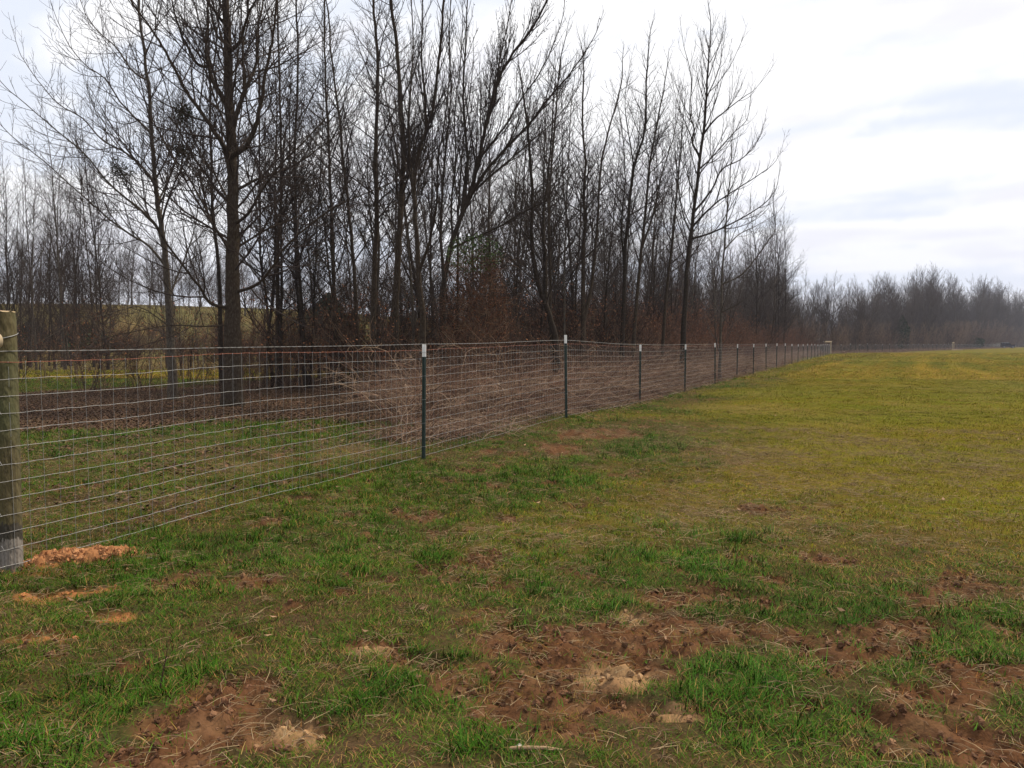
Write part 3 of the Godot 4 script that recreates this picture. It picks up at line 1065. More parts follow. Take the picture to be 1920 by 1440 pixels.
func build_far_fence() -> void:
	var turn := atan2(FN2.x, -FN2.y) + PI
	var d := steel_post(turn, 1.36, false)
	var first: Node3D
	for k in range(1, 46):
		var at := fence2_at(k * 4.9 + 0.2 * sin(k * 9.0), -0.014)
		var o := thing("far_steel_post", "dark steel post of the far fence, %s past the wooden corner brace" % ord_word(k), "fence post", at, "steel posts of the far fence")
		part("post_shaft", d.shaft, o)
		part("white_tip", d.tip, o)
		o.scale = Vector3(1, 0.97 + 0.05 * sin(k * 3.7), 1)
	var f := thing("far_wire_fence", "woven wire fence along the far treeline past the corner brace", "fence", fence2_at(0.0))
	for w in 13:
		var g := Geo.new()
		var p := PackedVector3Array()
		var r := PackedFloat32Array()
		for e in 60:
			p.append(fence2_at(e * 3.9) - f.position + Vector3(0, 0.04 + w * 0.1016, 0))
			r.append(0.0019)
		g.tube(p, r, 3)
		part("line_wire", g.mesh(M.zinc), f)
	var plain := Geo.new()
	plain.tube(PackedVector3Array([Vector3.ZERO, Vector3(0, 1.2192, 0)]), PackedFloat32Array([0.0015, 0.0015]), 3)
	var far := []
	for e in 2200:
		far.append(Transform3D(Basis.IDENTITY, fence2_at(e * 0.1016) - f.position + Vector3(0, 0.04, 0)))
	scatter("stay_wire", "", "", plain.mesh(M.zinc), far, [], f)
	# corner brace and a second brace further on
	for e in [[0.4, "pale wooden corner brace of post and rail where the fence turns", 1.55, 2.4], [101.0, "small wooden brace halfway along the far fence, with pale top rail", 1.75, 2.2]]:
		var at := fence2_at(e[0]) if e[0] > 1.0 else fence_at(CORNER + 0.5)
		var o := thing("wooden_brace", e[1], "fence brace", at)
		var back := -Vector3(FD.x, 0, -FD.y) if e[0] < 1.0 else -Vector3(FD2.x, 0, -FD2.y)
		if e[0] < 1.0:
			back = Vector3(-0.98, 0, 0.2)
		for s in [0.0, e[3]]:
			if s > 0.0 and e[0] < 1.0:
				continue
			var g := Geo.new()
			g.tube(PackedVector3Array([back * s + Vector3(0, -0.2, 0), back * s + Vector3(0, e[2], 0)]), PackedFloat32Array([0.10, 0.09]), 10, true)
			part("brace_post", g.mesh(M.pale_wood), o)
		var g := Geo.new()
		var ry: float = e[2] - 0.1 + (0.16 if e[0] < 1.0 else 0.0)
		g.tube(PackedVector3Array([back * -0.1 + Vector3(0, ry, 0), back * (e[3] * 0.35) + Vector3(0, ry + 0.01, 0)]) if e[0] < 1.0 else PackedVector3Array([Vector3(0, ry, 0), back * e[3] + Vector3(0, ry, 0)]), PackedFloat32Array([0.11, 0.10]), 10, true)
		part("top_rail", g.mesh(M.pale_wood), o)

# ---------------------------------------------------------------- trees
# kinds of growth: children per metre, turn from parent, length share, sides, segments for the levels branch, branchlet, twig
const UPRIGHT := {den = [5.0, 6.5, 0.0], ang = [0.66, 0.72, 0.7], ratio = [0.50, 0.48, 0.4], k = [4, 3, 3], seg = [7, 5, 3], up = [0.085, 0.09, 0.08], wig = [0.13, 0.17, 0.2], last = 2, thin = 0.0040}
const FAN := {den = [4.4, 6.0, 6.0], ang = [0.62, 0.68, 0.7], ratio = [0.52, 0.48, 0.38], k = [4, 3, 3, 3], seg = [8, 5, 3, 3], up = [0.075, 0.09, 0.10, 0.1], wig = [0.12, 0.16, 0.2, 0.2], last = 2, thin = 0.0042}
const FINE := {den = [6.0, 6.5, 0.0], ang = [0.40, 0.5, 0.6], ratio = [0.50, 0.42, 0.3], k = [4, 3, 3], seg = [7, 4, 3], up = [0.11, 0.12, 0.1], wig = [0.08, 0.13, 0.2], last = 2, thin = 0.0038}
const COARSE := {den = [4.2, 5.0, 0.0], ang = [0.56, 0.62, 0.6], ratio = [0.46, 0.44, 0.3], k = [4, 3, 3], seg = [5, 4, 2], up = [0.11, 0.12, 0.1], wig = [0.10, 0.14, 0.2], last = 2, thin = 0.009}
const BRANCHY := {den = [3.0, 4.2, 0.0], ang = [0.50, 0.55, 0.6], ratio = [0.44, 0.46, 0.3], k = [4, 3, 3], seg = [8, 5, 3], up = [0.17, 0.18, 0.1], wig = [0.09, 0.13, 0.2], last = 2, thin = 0.0046}

var ends := PackedVector3Array()
var keep_ends := false

func grow(g: Geo, at: Vector3, dir: Vector3, length: float, r: float, lev: int, S: Dictionary) -> void:
	var seg: int = S.seg[lev]
	var pts := PackedVector3Array([at])
	var rad := PackedFloat32Array([r])
	var p := at
	var d := dir
	var wig: float = S.wig[lev]
	var up: float = S.up[lev]
	var tip := maxf(S.thin * 0.6, r * 0.25)
	for s in seg:
		d = (d + Vector3(rng.randf_range(-wig, wig), rng.randf_range(-wig, wig) + up, rng.randf_range(-wig, wig))).normalized()
		p += d * (length / seg)
		pts.append(p)
		rad.append(lerpf(r, tip, (s + 1.0) / seg))
	g.tube(pts, rad, S.k[lev])
	if keep_ends and lev >= 1:
		for s in range(1, seg + 1):
			ends.append(pts[s])
	if lev >= S.last:
		return
	var count := int(length * S.den[lev] * rng.randf_range(0.75, 1.25) + 0.5)
	var az := rng.randf_range(0, TAU)
	for c in count:
		var t := 0.15 + 0.85 * (c + rng.randf()) / count
		var e := minf(t * seg, seg - 0.001)
		var j := int(e)
		var q := pts[j].lerp(pts[j + 1], e - j)
		var pd := (pts[j + 1] - pts[j]).normalized()
		az += 2.4 + rng.randf_range(-0.5, 0.5)
		var side_ := pd.cross(Vector3.UP if absf(pd.y) < 0.95 else Vector3.RIGHT).normalized().rotated(pd, az)
		var ang: float = S.ang[lev] * rng.randf_range(0.7, 1.35)
		var len2: float = length * S.ratio[lev] * (1.2 - 0.75 * t) * rng.randf_range(0.55, 1.2)
		if len2 < 0.10:
			continue
		var r2 := maxf(S.thin, minf(rad[j] * 0.62, 0.004 + len2 * 0.0075))
		grow(g, q, (pd * cos(ang) + side_ * sin(ang)).normalized(), len2, r2, lev + 1, S)

func smooth_line(p: PackedVector3Array, per: int) -> PackedVector3Array:
	var c := Curve3D.new()
	for k in p.size():
		var a := p[maxi(k - 1, 0)]
		var b := p[mini(k + 1, p.size() - 1)]
		var h := (b - a) / 6.0
		c.add_point(p[k], -h, h)
	var out := PackedVector3Array()
	for k in p.size() - 1:
		for e in per:
			out.append(c.sample(k, float(e) / per))
	out.append(p[p.size() - 1])
	return out

# side branches along a stem: from is the share of its length where they begin
func clothe(g: Geo, line: PackedVector3Array, rad: PackedFloat32Array, from: float, per_m: float, blen: float, ang: float, S: Dictionary, taper := 0.7) -> void:
	var total := 0.0
	for k in line.size() - 1:
		total += line[k].distance_to(line[k + 1])
	var count := int(total * (1.0 - from) * per_m)
	var az := rng.randf_range(0, TAU)
	for c in count:
		var t := from + (1.0 - from) * (c + rng.randf()) / count
		var e := minf(t * (line.size() - 1), line.size() - 1.001)
		var j := int(e)
		var q := line[j].lerp(line[j + 1], e - j)
		var pd := (line[j + 1] - line[j]).normalized()
		az += 2.4 + rng.randf_range(-0.6, 0.6)
		var side_ := pd.cross(Vector3.RIGHT).normalized().rotated(pd, az)
		var a := ang * rng.randf_range(0.7, 1.35)
		var L := blen * (1.0 - taper * (t - from) / maxf(0.01, 1.0 - from)) * rng.randf_range(0.45, 1.15)
		var rr := maxf(S.thin, minf(rad[j] * 0.6, 0.003 + L * 0.0085))
		grow(g, q, (pd * cos(a) + side_ * sin(a)).normalized(), L, rr, 0, S)
	# leader at the tip
	var last := line.size() - 1
	grow(g, line[last], (line[last] - line[last - 1]).normalized(), blen * 0.55, rad[last], 0, S)

func taper_radii(count: int, r0: float, r1: float, flare: float) -> PackedFloat32Array:
	var rad := PackedFloat32Array()
	for k in count:
		var t := float(k) / (count - 1)
		rad.append(lerpf(r0, r1, pow(t, 0.62)) * (1.0 + flare * pow(1.0 - t, 14.0)))
	return rad

# a tree whose stem and main limbs follow the photograph; each limb has its own depth (dz: metres nearer(-)/farther(+) at its end)
func traced(spec: Dictionary) -> void:
	rng.seed = hash(spec.label)
	var d: float = spec.d
	var first: Array = spec.stem[0]
	var foot := px(first[0], first[1], d)
	foot.y = lie(foot.x, d) - 0.12
	var o := thing(spec.get("name", "bare_tree"), spec.label, "tree", foot, spec.get("group", "bare trees behind the fence"))
	var bark: Material = M[spec.get("bark", "bark_brown")]
	var S: Dictionary = spec.get("style", UPRIGHT)
	var crown := Geo.new()
	ends = PackedVector3Array()
	keep_ends = spec.has("seeds")
	var lines := [[spec.stem, spec.r * (1.0 if spec.r > 0.2 else 0.85), spec.get("tip", spec.r * 0.22), spec.get("dz", 0.0), 0.0, spec.get("from", 0.2)]]
	for l in spec.get("limbs", []):
		lines.append([l[0], l[1], maxf(0.006, l[1] * 0.22), l[2], l[3] if l.size() > 3 else 0.0, 0.12])
	var made := []
	for k in lines.size():
		var l: Array = lines[k]
		var raw := PackedVector3Array()
		var m: int = l[0].size()
		for e in m:
			var t := float(e) / (m - 1)
			var q := px(l[0][e][0], l[0][e][1], d + lerpf(l[4], l[3], t))
			if k == 0 and e == 0:
				q = foot
			raw.append(q - foot)
		if k > 0:
			var best := raw[0]
			var dist := 1e9
			for pl in made:
				for q in pl:
					if q.distance_to(raw[0]) < dist:
						dist = q.distance_to(raw[0])
						best = q
			raw[0] = best
		var line := smooth_line(raw, 4)
		made.append(line)
		for e in range(1, line.size()):
			line[e] += Vector3(rnd(-1, 1), 0, rnd(-1, 1)) * 0.25 * minf(0.06, l[1])
		var rad := taper_radii(line.size(), l[1], l[2], 0.5 if k == 0 else 0.15)
		var g := Geo.new()
		g.tube(line, rad, 12 if k == 0 else 7)
		part("trunk" if k == 0 else "limb", g.mesh(bark), o)
		clothe(crown, line, rad, l[5], spec.get("per_m", 3.0) * 2.4, spec.get("blen", 1.8) * (1.0 if k == 0 else 0.75), spec.get("ang", 0.7), S)
	part("crown", crown.mesh(M[spec.get("twig", "twig_brown")]), o)
	if keep_ends:
		var sg := Geo.new()
		for e in ends:
			if rnd(0, 1) < spec.seeds:
				var q := e + Vector3(rnd(-0.04, 0.04), rnd(-0.05, 0.03), rnd(-0.04, 0.04))
				var a := Basis.from_euler(Vector3(rnd(0, 6), rnd(0, 6), rnd(0, 6))) * rnd(0.010, 0.022)
				sg.quad(q - a.x, q + a.y * 0.7, q + a.x, q - a.y * 0.7)
				sg.quad(q - a.z, q + a.y * 0.7, q + a.z, q - a.y * 0.7)
		part("seed_head", sg.mesh(M.seed), o, Vector3.ZERO, "stuff")
		keep_ends = false

func build_hero_trees() -> void:
	traced({label = "largest bare tree with thick brown trunk and many rising limbs", d = 17.0, r = 0.205, tip = 0.05, from = 0.22, style = FAN, blen = 3.3, per_m = 2.2, ang = 0.85, bark = "bark_brown", dz = 0.4,
		stem = [[437, 765], [436, 640], [436, 520], [437, 420], [435, 300], [430, 200], [428, 100], [424, 0], [420, -120], [416, -260]],
		limbs = [
			[[[432, 297], [418, 270], [397, 240], [373, 205], [350, 172], [330, 135], [303, 85], [280, 50], [250, 8], [225, -30]], 0.062, -1.2],
			[[[424, 200], [405, 163], [393, 135], [387, 90], [389, 50], [390, 0], [384, -80]], 0.066, 0.9],
			[[[391, 138], [371, 120], [345, 75], [330, 35], [320, -10], [305, -70]], 0.042, -0.6, 0.5],
			[[[446, 302], [460, 276], [478, 240], [490, 190], [497, 140], [508, 90], [514, 50], [518, 0], [524, -90]], 0.066, -0.8],
			[[[442, 240], [455, 182], [470, 145], [480, 118], [482, 60], [490, 20], [498, -60]], 0.060, 0.8],
			[[[455, 176], [457, 130], [455, 90], [463, 50], [465, 0], [468, -60]], 0.040, 1.4, 0.3],
			[[[437, 92], [450, 78], [460, 45], [468, 18], [482, -2], [505, -60]], 0.05, -1.0],
			[[[424, 97], [410, 70], [400, 40], [393, 8], [386, -50]], 0.040, 0.8],
			[[[421, 42], [405, 24], [390, 0], [370, -40]], 0.036, -0.8],
			[[[450, 424], [464, 402], [486, 365], [510, 330], [545, 290], [590, 245], [640, 185]], 0.040, -1.6],
			[[[451, 366], [480, 337], [527, 320], [570, 298], [620, 262], [670, 225]], 0.038, 1.2],
			[[[452, 548], [480, 535], [508, 505], [540, 458], [613, 397], [650, 378], [715, 350]], 0.042, -1.4],
			[[[428, 590], [398, 570], [375, 540], [345, 500], [313, 457], [280, 410], [240, 375], [190, 335]], 0.042, -1.8],
			[[[430, 470], [405, 430], [380, 380], [352, 330], [320, 285], [290, 230], [262, 190]], 0.036, 1.6],
			[[[431, 380], [410, 340], [385, 300], [365, 265], [345, 215]], 0.032, 1.8],
			[[[452, 470], [500, 430], [550, 410], [600, 380], [640, 330]], 0.030, 1.8],
			[[[427, 610], [380, 612], [320, 610], [250, 622], [170, 640], [100, 660]], 0.020, -3.0]]})
	traced({label = "slimmer bare tree beside the largest one, its long branches sweeping over the wooden post", d = 19.0, r = 0.115, tip = 0.02, from = 0.3, style = FAN, blen = 2.8, per_m = 2.2, ang = 0.8, bark = "bark_grey", dz = -0.5,
		stem = [[324, 740], [320, 640], [314, 540], [309, 470], [302, 420], [294, 370], [290, 320], [285, 250], [279, 170], [271, 100], [263, 40], [256, -40], [250, -120]],
		limbs = [
			[[[309, 472], [294, 425], [262, 392], [224, 362], [196, 335], [165, 295], [135, 268], [100, 240], [60, 205], [12, 165]], 0.036, -2.2],
			[[[312, 510], [280, 462], [245, 440], [214, 418], [175, 385], [130, 345], [80, 300], [30, 262], [2, 235]], 0.034, -1.0],
			[[[291, 345], [262, 308], [230, 283], [191, 262], [155, 222], [110, 195], [70, 150], [40, 105]], 0.034, 1.0],
			[[[285, 255], [255, 222], [225, 190], [196, 147], [160, 122], [130, 85], [108, 40]], 0.030, -0.8],
			[[[279, 168], [249, 133], [218, 89], [185, 60], [160, 25], [140, -30]], 0.028, 0.8],
			[[[315, 560], [340, 500], [362, 440], [372, 380], [380, 300]], 0.030, 1.5],
			[[[318, 600], [260, 575], [200, 590], [140, 605], [60, 650]], 0.016, -3.0],
			[[[296, 385], [318, 330], [335, 270], [342, 200], [350, 120]], 0.026, 1.0]]})
	# straight slim stems between the big tree and the leaning one
	var slim := [
		["straight dark slim tree just behind the largest trunk's edge, thin stem leaning outward", 21.0, 0.07, [[415, 690], [410, 500], [398, 400], [396, 300], [393, 150], [390, 0], [388, -100]]],
		["slim upright tree, first stem past the largest trunk", 24.0, 0.065, [[512, 700], [500, 560], [488, 480], [487, 300], [485, 120], [482, -20]]],
		["slim upright tree with reddish lower stem, second past the largest trunk", 23.0, 0.085, [[522, 715], [520, 560], [522, 450], [527, 380], [527, 300], [524, 150], [520, 0], [518, -100]]],
		["black slim tree with bare foot showing through the wire, third past the largest trunk", 22.5, 0.085, [[574, 730], [570, 650], [563, 533], [555, 420], [553, 300], [558, 150], [556, 0], [552, -110]]],
		["thin paired stem standing beside the black slim tree", 23.5, 0.045, [[580, 715], [588, 600], [592, 480], [600, 330], [606, 200], [604, 60]]],
		["slim tree with vine clad lower stem, fifth past the largest trunk", 23.0, 0.085, [[630, 720], [630, 633], [623, 467], [617, 300], [612, 180], [608, 60], [610, -40]]],
		["slim tree leaning back toward the largest one, sixth past it", 22.0, 0.085, [[672, 715], [670, 633], [663, 500], [653, 383], [643, 300], [634, 200], [622, 110], [615, 20]]],
		["straight tall tree in the middle gap, seventh past the largest trunk", 21.0, 0.115, [[698, 720], [700, 633], [702, 500], [707, 400], [703, 300], [707, 183], [707, 92], [700, 0], [697, -120]]],
		["tall tree rising just before the first steel post, eighth past the largest trunk", 20.5, 0.135, [[738, 720], [741, 600], [747, 473], [752, 383], [757, 290], [750, 183], [743, 82], [732, 0], [728, -120]]],
	]
	for e in slim:
		traced({label = e[0], d = e[1], r = e[2], stem = e[3], from = 0.28, style = UPRIGHT, blen = 2.5, per_m = 2.6, ang = 0.85, bark = "bark_dark" if e[0].contains("black") or e[0].contains("dark") else "bark_brown", twig = "twig_dark"})
	traced({label = "tall forked tree standing directly above the first steel post", d = 19.0, r = 0.09, from = 0.3, style = FINE, blen = 2.0, per_m = 3.0, ang = 0.45, twig = "twig_dark",
		stem = [[796, 690], [792, 600], [787, 533], [780, 433], [777, 350], [785, 290], [800, 240], [812, 206], [820, 140], [826, 80], [832, 0], [838, -100]],
		limbs = [[[[778, 380], [770, 320], [766, 240], [770, 160], [775, 80], [770, -20]], 0.05, 0.8], [[[800, 242], [796, 180], [790, 110], [792, 30], [788, -60]], 0.04, -0.7], [[[786, 520], [806, 450], [818, 380], [822, 300], [835, 220], [845, 130]], 0.045, -1.0]]})
	traced({label = "wide fanning tree full of small seed heads, leaning over the field", d = 18.0, r = 0.10, tip = 0.016, from = 0.35, style = FINE, blen = 2.0, per_m = 3.2, ang = 0.40, bark = "bark_dark", twig = "twig_dark", seeds = 0.16,
		stem = [[834, 690], [831, 620], [831, 545], [845, 467], [862, 412], [884, 358], [899, 290], [915, 215], [935, 150], [962, 100], [996, 55], [1023, 5], [1040, -50]],
		limbs = [
			[[[880, 366], [909, 323], [950, 277], [996, 228], [1019, 196], [1050, 160], [1075, 130], [1100, 92]], 0.047, -1.2],
			[[[865, 405], [872, 340], [876, 284], [868, 183], [872, 92], [876, 0], [880, -80]], 0.047, 1.0],
			[[[896, 300], [910, 240], [927, 193], [935, 130], [941, 92], [955, 30], [966, -40]], 0.040, 0.9],
			[[[872, 390], [890, 330], [905, 290], [945, 240], [975, 190], [1010, 140], [1035, 90], [1050, 50]], 0.040, 0.6],
			[[[835, 530], [826, 440], [830, 350], [838, 260], [846, 170], [842, 80], [846, -20]], 0.043, 1.2],
			[[[850, 455], [846, 380], [855, 300], [852, 220], [862, 130], [868, 40]], 0.032, -1.0],
			[[[846, 468], [880, 450], [930, 428], [960, 410], [1000, 388], [1025, 375], [1042, 340], [1050, 290]], 0.030, -0.4],
			[[[884, 362], [920, 330], [955, 300], [1000, 262], [1040, 225], [1075, 180], [1092, 130]], 0.029, 1.4]]})
	var more := [
		["bent tree with crooked black foot, just before the second steel post", 19.5, 0.115, [[1046, 720], [1040, 633], [1030, 593], [1012, 540], [1001, 490], [997, 433], [998, 360], [992, 280], [985, 200]], "bark_dark", [[[[1020, 560], [1022, 490], [1018, 420], [1028, 330], [1035, 240], [1040, 160]], 0.06, 0.5]]],
		["straight slim tree rising beside the bent black foot", 23.0, 0.075, [[1036, 690], [1033, 600], [1030, 400], [1035, 300], [1043, 200], [1050, 120]], "bark_brown", []],
		["very thin stem between the bent tree and the second steel post", 24.0, 0.045, [[1060, 690], [1058, 560], [1060, 430], [1066, 300], [1072, 180]], "bark_grey", []],
		["twin stemmed tree just past the second steel post", 24.0, 0.10, [[1092, 700], [1093, 600], [1095, 467], [1097, 407], [1094, 367], [1098, 300], [1092, 232], [1094, 146]], "bark_brown", [[[[1100, 590], [1108, 540], [1116, 470], [1121, 400], [1125, 330], [1138, 254], [1158, 189], [1168, 135]], 0.07, 0.8]]],
		["slender tree with slightly twisting stem before the third steel post", 26.0, 0.10, [[1164, 700], [1168, 600], [1172, 480], [1179, 390], [1189, 314], [1209, 245], [1211, 172], [1215, 112]], "bark_dark", [[[[1172, 500], [1165, 420], [1172, 340], [1168, 260], [1160, 200]], 0.04, 0.8], [[[1190, 312], [1180, 260], [1172, 200], [1176, 150]], 0.03, -0.6]]],
		["slender tree rising right behind the third steel post", 26.0, 0.09, [[1186, 700], [1190, 600], [1203, 467], [1212, 380], [1220, 300], [1232, 230], [1245, 170]], "bark_brown", [[[[1204, 460], [1225, 400], [1240, 330], [1262, 260], [1275, 200]], 0.04, -0.6]]],
		["slim tree midway between the third and fourth steel posts", 29.0, 0.08, [[1240, 690], [1248, 560], [1262, 447], [1270, 350], [1276, 290], [1280, 230]], "bark_brown", []],
	]
	for e in more:
		traced({label = e[0], d = e[1], r = e[2], stem = e[3], from = 0.25, style = UPRIGHT, blen = 2.4, per_m = 2.5, ang = 0.75, bark = e[4], twig = "twig_dark", limbs = e[5]})
	traced({label = "tallest tree over the fourth steel post, open crown against the white sky", d = 28.0, r = 0.135, tip = 0.02, from = 0.25, style = BRANCHY, blen = 3.2, per_m = 1.7, ang = 0.62, bark = "bark_dark", twig = "twig_dark",
		stem = [[1281, 700], [1282, 620], [1288, 512], [1297, 426], [1310, 318], [1321, 232], [1325, 168], [1329, 110], [1332, 84]],
		limbs = [
			[[[1310, 306], [1298, 267], [1301, 241], [1293, 211], [1297, 150], [1287, 105]], 0.045, -0.8],
			[[[1323, 250], [1340, 225], [1357, 211], [1387, 187], [1410, 172]], 0.040, -1.2],
			[[[1324, 180], [1340, 150], [1350, 120], [1356, 88]], 0.026, 0.8],
			[[[1300, 428], [1330, 392], [1357, 370], [1409, 337], [1440, 316]], 0.045, -1.6],
			[[[1298, 450], [1330, 438], [1366, 422], [1410, 398], [1440, 375], [1456, 352]], 0.045, -0.8],
			[[[1308, 400], [1335, 355], [1353, 318], [1387, 300], [1410, 280], [1422, 262]], 0.042, 1.5],
			[[[1313, 330], [1330, 300], [1348, 280], [1375, 250], [1400, 225], [1405, 200]], 0.034, 1.0],
			[[[1296, 440], [1280, 400], [1272, 350], [1268, 300], [1262, 250]], 0.034, 1.0],
			[[[1304, 370], [1290, 330], [1282, 280], [1276, 220]], 0.030, -1.0]]})
	traced({label = "thin grey tree standing close behind the fifth steel post", d = 28.5, r = 0.075, from = 0.12, style = BRANCHY, blen = 2.2, per_m = 1.8, ang = 0.8, bark = "bark_grey", twig = "twig_grey",
		stem = [[1349, 706], [1351, 637], [1353, 533], [1359, 447], [1366, 361], [1372, 290]],
		limbs = [[[[1353, 590], [1375, 575], [1395, 562]], 0.028, -0.8], [[[1354, 540], [1390, 515], [1420, 480], [1440, 452], [1453, 432], [1453, 405], [1450, 385]], 0.035, -1.2], [[[1357, 470], [1385, 440], [1415, 425], [1450, 405]], 0.03, 0.8]]})

# trees of the same kind repeated: stem and crown shared
func proto(called: String, tall: float, r: float, S: Dictionary, blen: float, per_m: float, ang: float, bark: String, twig: String, forks: int, seed_: int, lean := 0.06) -> Dictionary:
	rng.seed = seed_
	var crown := Geo.new()
	var trunk := Geo.new()
	var p := PackedVector3Array([Vector3(0, -0.15, 0)])
	var q := Vector3.ZERO
	var d := Vector3(rnd(-lean, lean), 1, rnd(-lean, lean))
	for k in 9:
		d = (d + Vector3(rnd(-0.07, 0.07), 0.12, rnd(-0.07, 0.07))).normalized()
		q += d * tall / 9.0
		p.append(q)
	var line := smooth_line(p, 2)
	var rad := taper_radii(line.size(), r, r * 0.16, 0.4)
	trunk.tube(line, rad, 7)
	clothe(crown, line, rad, 0.10, per_m * 2.0, blen, ang, S, 0.5)
	for f in forks:
		var j := int(line.size() * rnd(0.18, 0.5))
		var a := rnd(0, TAU)
		var dd := Vector3(cos(a) * 0.5, 1.0, sin(a) * 0.5).normalized()
		var fp := PackedVector3Array([line[j]])
		var o := line[j]
		for k in 6:
			dd = (dd + Vector3(rnd(-0.1, 0.1), 0.15, rnd(-0.1, 0.1))).normalized()
			o += dd * (tall - line[j].y) * rnd(0.11, 0.16)
			fp.append(o)
		var fl := smooth_line(fp, 2)
		var fr := taper_radii(fl.size(), rad[j] * 0.7, r * 0.12, 0.0)
		trunk.tube(fl, fr, 5)
		clothe(crown, fl, fr, 0.2, per_m * 0.8, blen * 0.7, ang, S, 0.6)
	return {called = called, trunk = trunk.mesh(M[bark]), crown = crown.mesh(M[twig]), tall = tall}

func plant(pr: Dictionary, at: Vector3, size: float, turn: float, wide := 1.0) -> Dictionary:
	return {pr = pr, at = at, size = size, turn = turn, wide = wide}

func stand(list: Array, labels: Array, group: String) -> void:
	for k in list.size():
		var e: Dictionary = list[k]
		var o := thing(e.pr.called, labels[k], "tree", e.at, group)
		part("trunk", e.pr.trunk, o)
		part("crown", e.pr.crown, o)
		o.rotation.y = e.turn
		o.scale = Vector3(e.size * e.wide, e.size, e.size * e.wide)

func by_screen(a: Dictionary, b: Dictionary) -> bool:
	return a.at.x / -a.at.z < b.at.x / -b.at.z

func build_woods() -> void:
	var slim := []
	for k in 6:
		slim.append(proto("slim_tree", 10.0, 0.075, UPRIGHT, 2.5, 2.4, 0.85, ["bark_dark", "bark_brown", "bark_grey"][k % 3], ["twig_dark", "twig_brown", "twig_brown"][k % 3], k % 3, 500 + k))
	var broad := []
	for k in 5:
		broad.append(proto("bare_tree", 12.0, 0.15, COARSE, 4.2, 2.2, 0.72, "bark_grey", "twig_brown", 2 + k % 2, 600 + k))
	rng.seed = 71
	# the hedgerow behind the near fence
	var row := []
	for k in 165:
		var t := 15.0 + 94.0 * pow((k + rnd(0, 1)) / 165.0, 1.15)
		var s := rnd(4.0, 15.0) if t < 60.0 else rnd(3.0, 18.0)
		var p := P0 + FD * t + FN * s
		var scx := 960.0 + F * p.x / p.y
		if scx < 470.0:
			continue
		var tall := rnd(0.75, 1.15)
		if scx > 1350.0 and p.y < 55.0:
			tall *= 0.7
		elif scx > 1400.0:
			tall *= 1.3
		row.append(plant(slim[k % 6], Vector3(p.x, lie(p.x, p.y), -p.y), tall, rnd(0, TAU), rnd(0.85, 1.15)))
	row.sort_custom(by_screen)
	var seen_in := {}
	var labels := []
	for e in row:
		var sx := screen_x(e.at)
		var bay := 1
		while bay < POSTS and screen_x(fence_at(post_t(bay))) < sx:
			bay += 1
		seen_in[bay] = seen_in.get(bay, 0) + 1
		labels.append("slim bare hedgerow tree above the %s wire fence bay, %s from the left there" % [ord_word(bay), ord_word(seen_in[bay])])
	stand(row, labels, "slim bare trees of the hedgerow")
	# the stand behind the wooden post, beyond the open strip
	var back := []
	rng.seed = 72
	for k in 48:
		var sx := rnd(-120, 215) if k < 38 else rnd(215, 430)
		var d := rnd(40.0, 56.0)
		var x := (sx - 960.0) / F * d
		back.append(plant(slim[(k * 5) % 6], Vector3(x, lie(x, d), -d), rnd(0.85, 1.32) if k < 38 else rnd(0.4, 0.7), rnd(0, TAU), 0.8))
	back.sort_custom(by_screen)
	labels = []
	for k in back.size():
		labels.append("slender tree in the stand behind the wooden post, %s from the left" % ord_word(k + 1))
	stand(back, labels, "slender trees behind the wooden post")
	# trees on the far hill
	var hill := []
	rng.seed = 73
	for k in 96:
		var sx := -160.0 + 1260.0 * (k + rnd(0, 1)) / 96.0
		var d := rnd(100.0, 150.0)
		var x := (sx - 960.0) / F * d
		hill.append(plant(broad[k % 5], Vector3(x, lie(x, d), -d), rnd(0.45, 0.85), rnd(0, TAU)))
	hill.sort_custom(by_screen)
	labels = []
	for k in hill.size():
		labels.append("small bare tree on the distant rise behind the woods, %s from the left" % ord_word(k + 1))
	stand(hill, labels, "trees on the distant rise")
	# the wood behind the far fence
	var far := []
	rng.seed = 74
	for k in 280:
		var t := -14.0 + 430.0 * pow((k + rnd(0, 1)) / 280.0, 1.25)
		var s := rnd(4.0, 32.0)
		var p := P0 + FD * CORNER + FD2 * t + FN2 * s
		var sz := lerpf(0.80, 1.45, sstep(0.0, 200.0, t)) * rnd(0.62, 1.16)
		if t > 170.0:
			sz *= 1.2
		far.append(plant(broad[(k * 3) % 5], Vector3(p.x, lie(p.x, p.y), -p.y), sz, rnd(0, TAU)))
	far.sort_custom(by_screen)
	labels = []
	for k in far.size():
		labels.append("grey bare tree in the wood behind the far fence, %s from its left" % ord_word(k + 1))
	stand(far, labels, "trees behind the far fence")

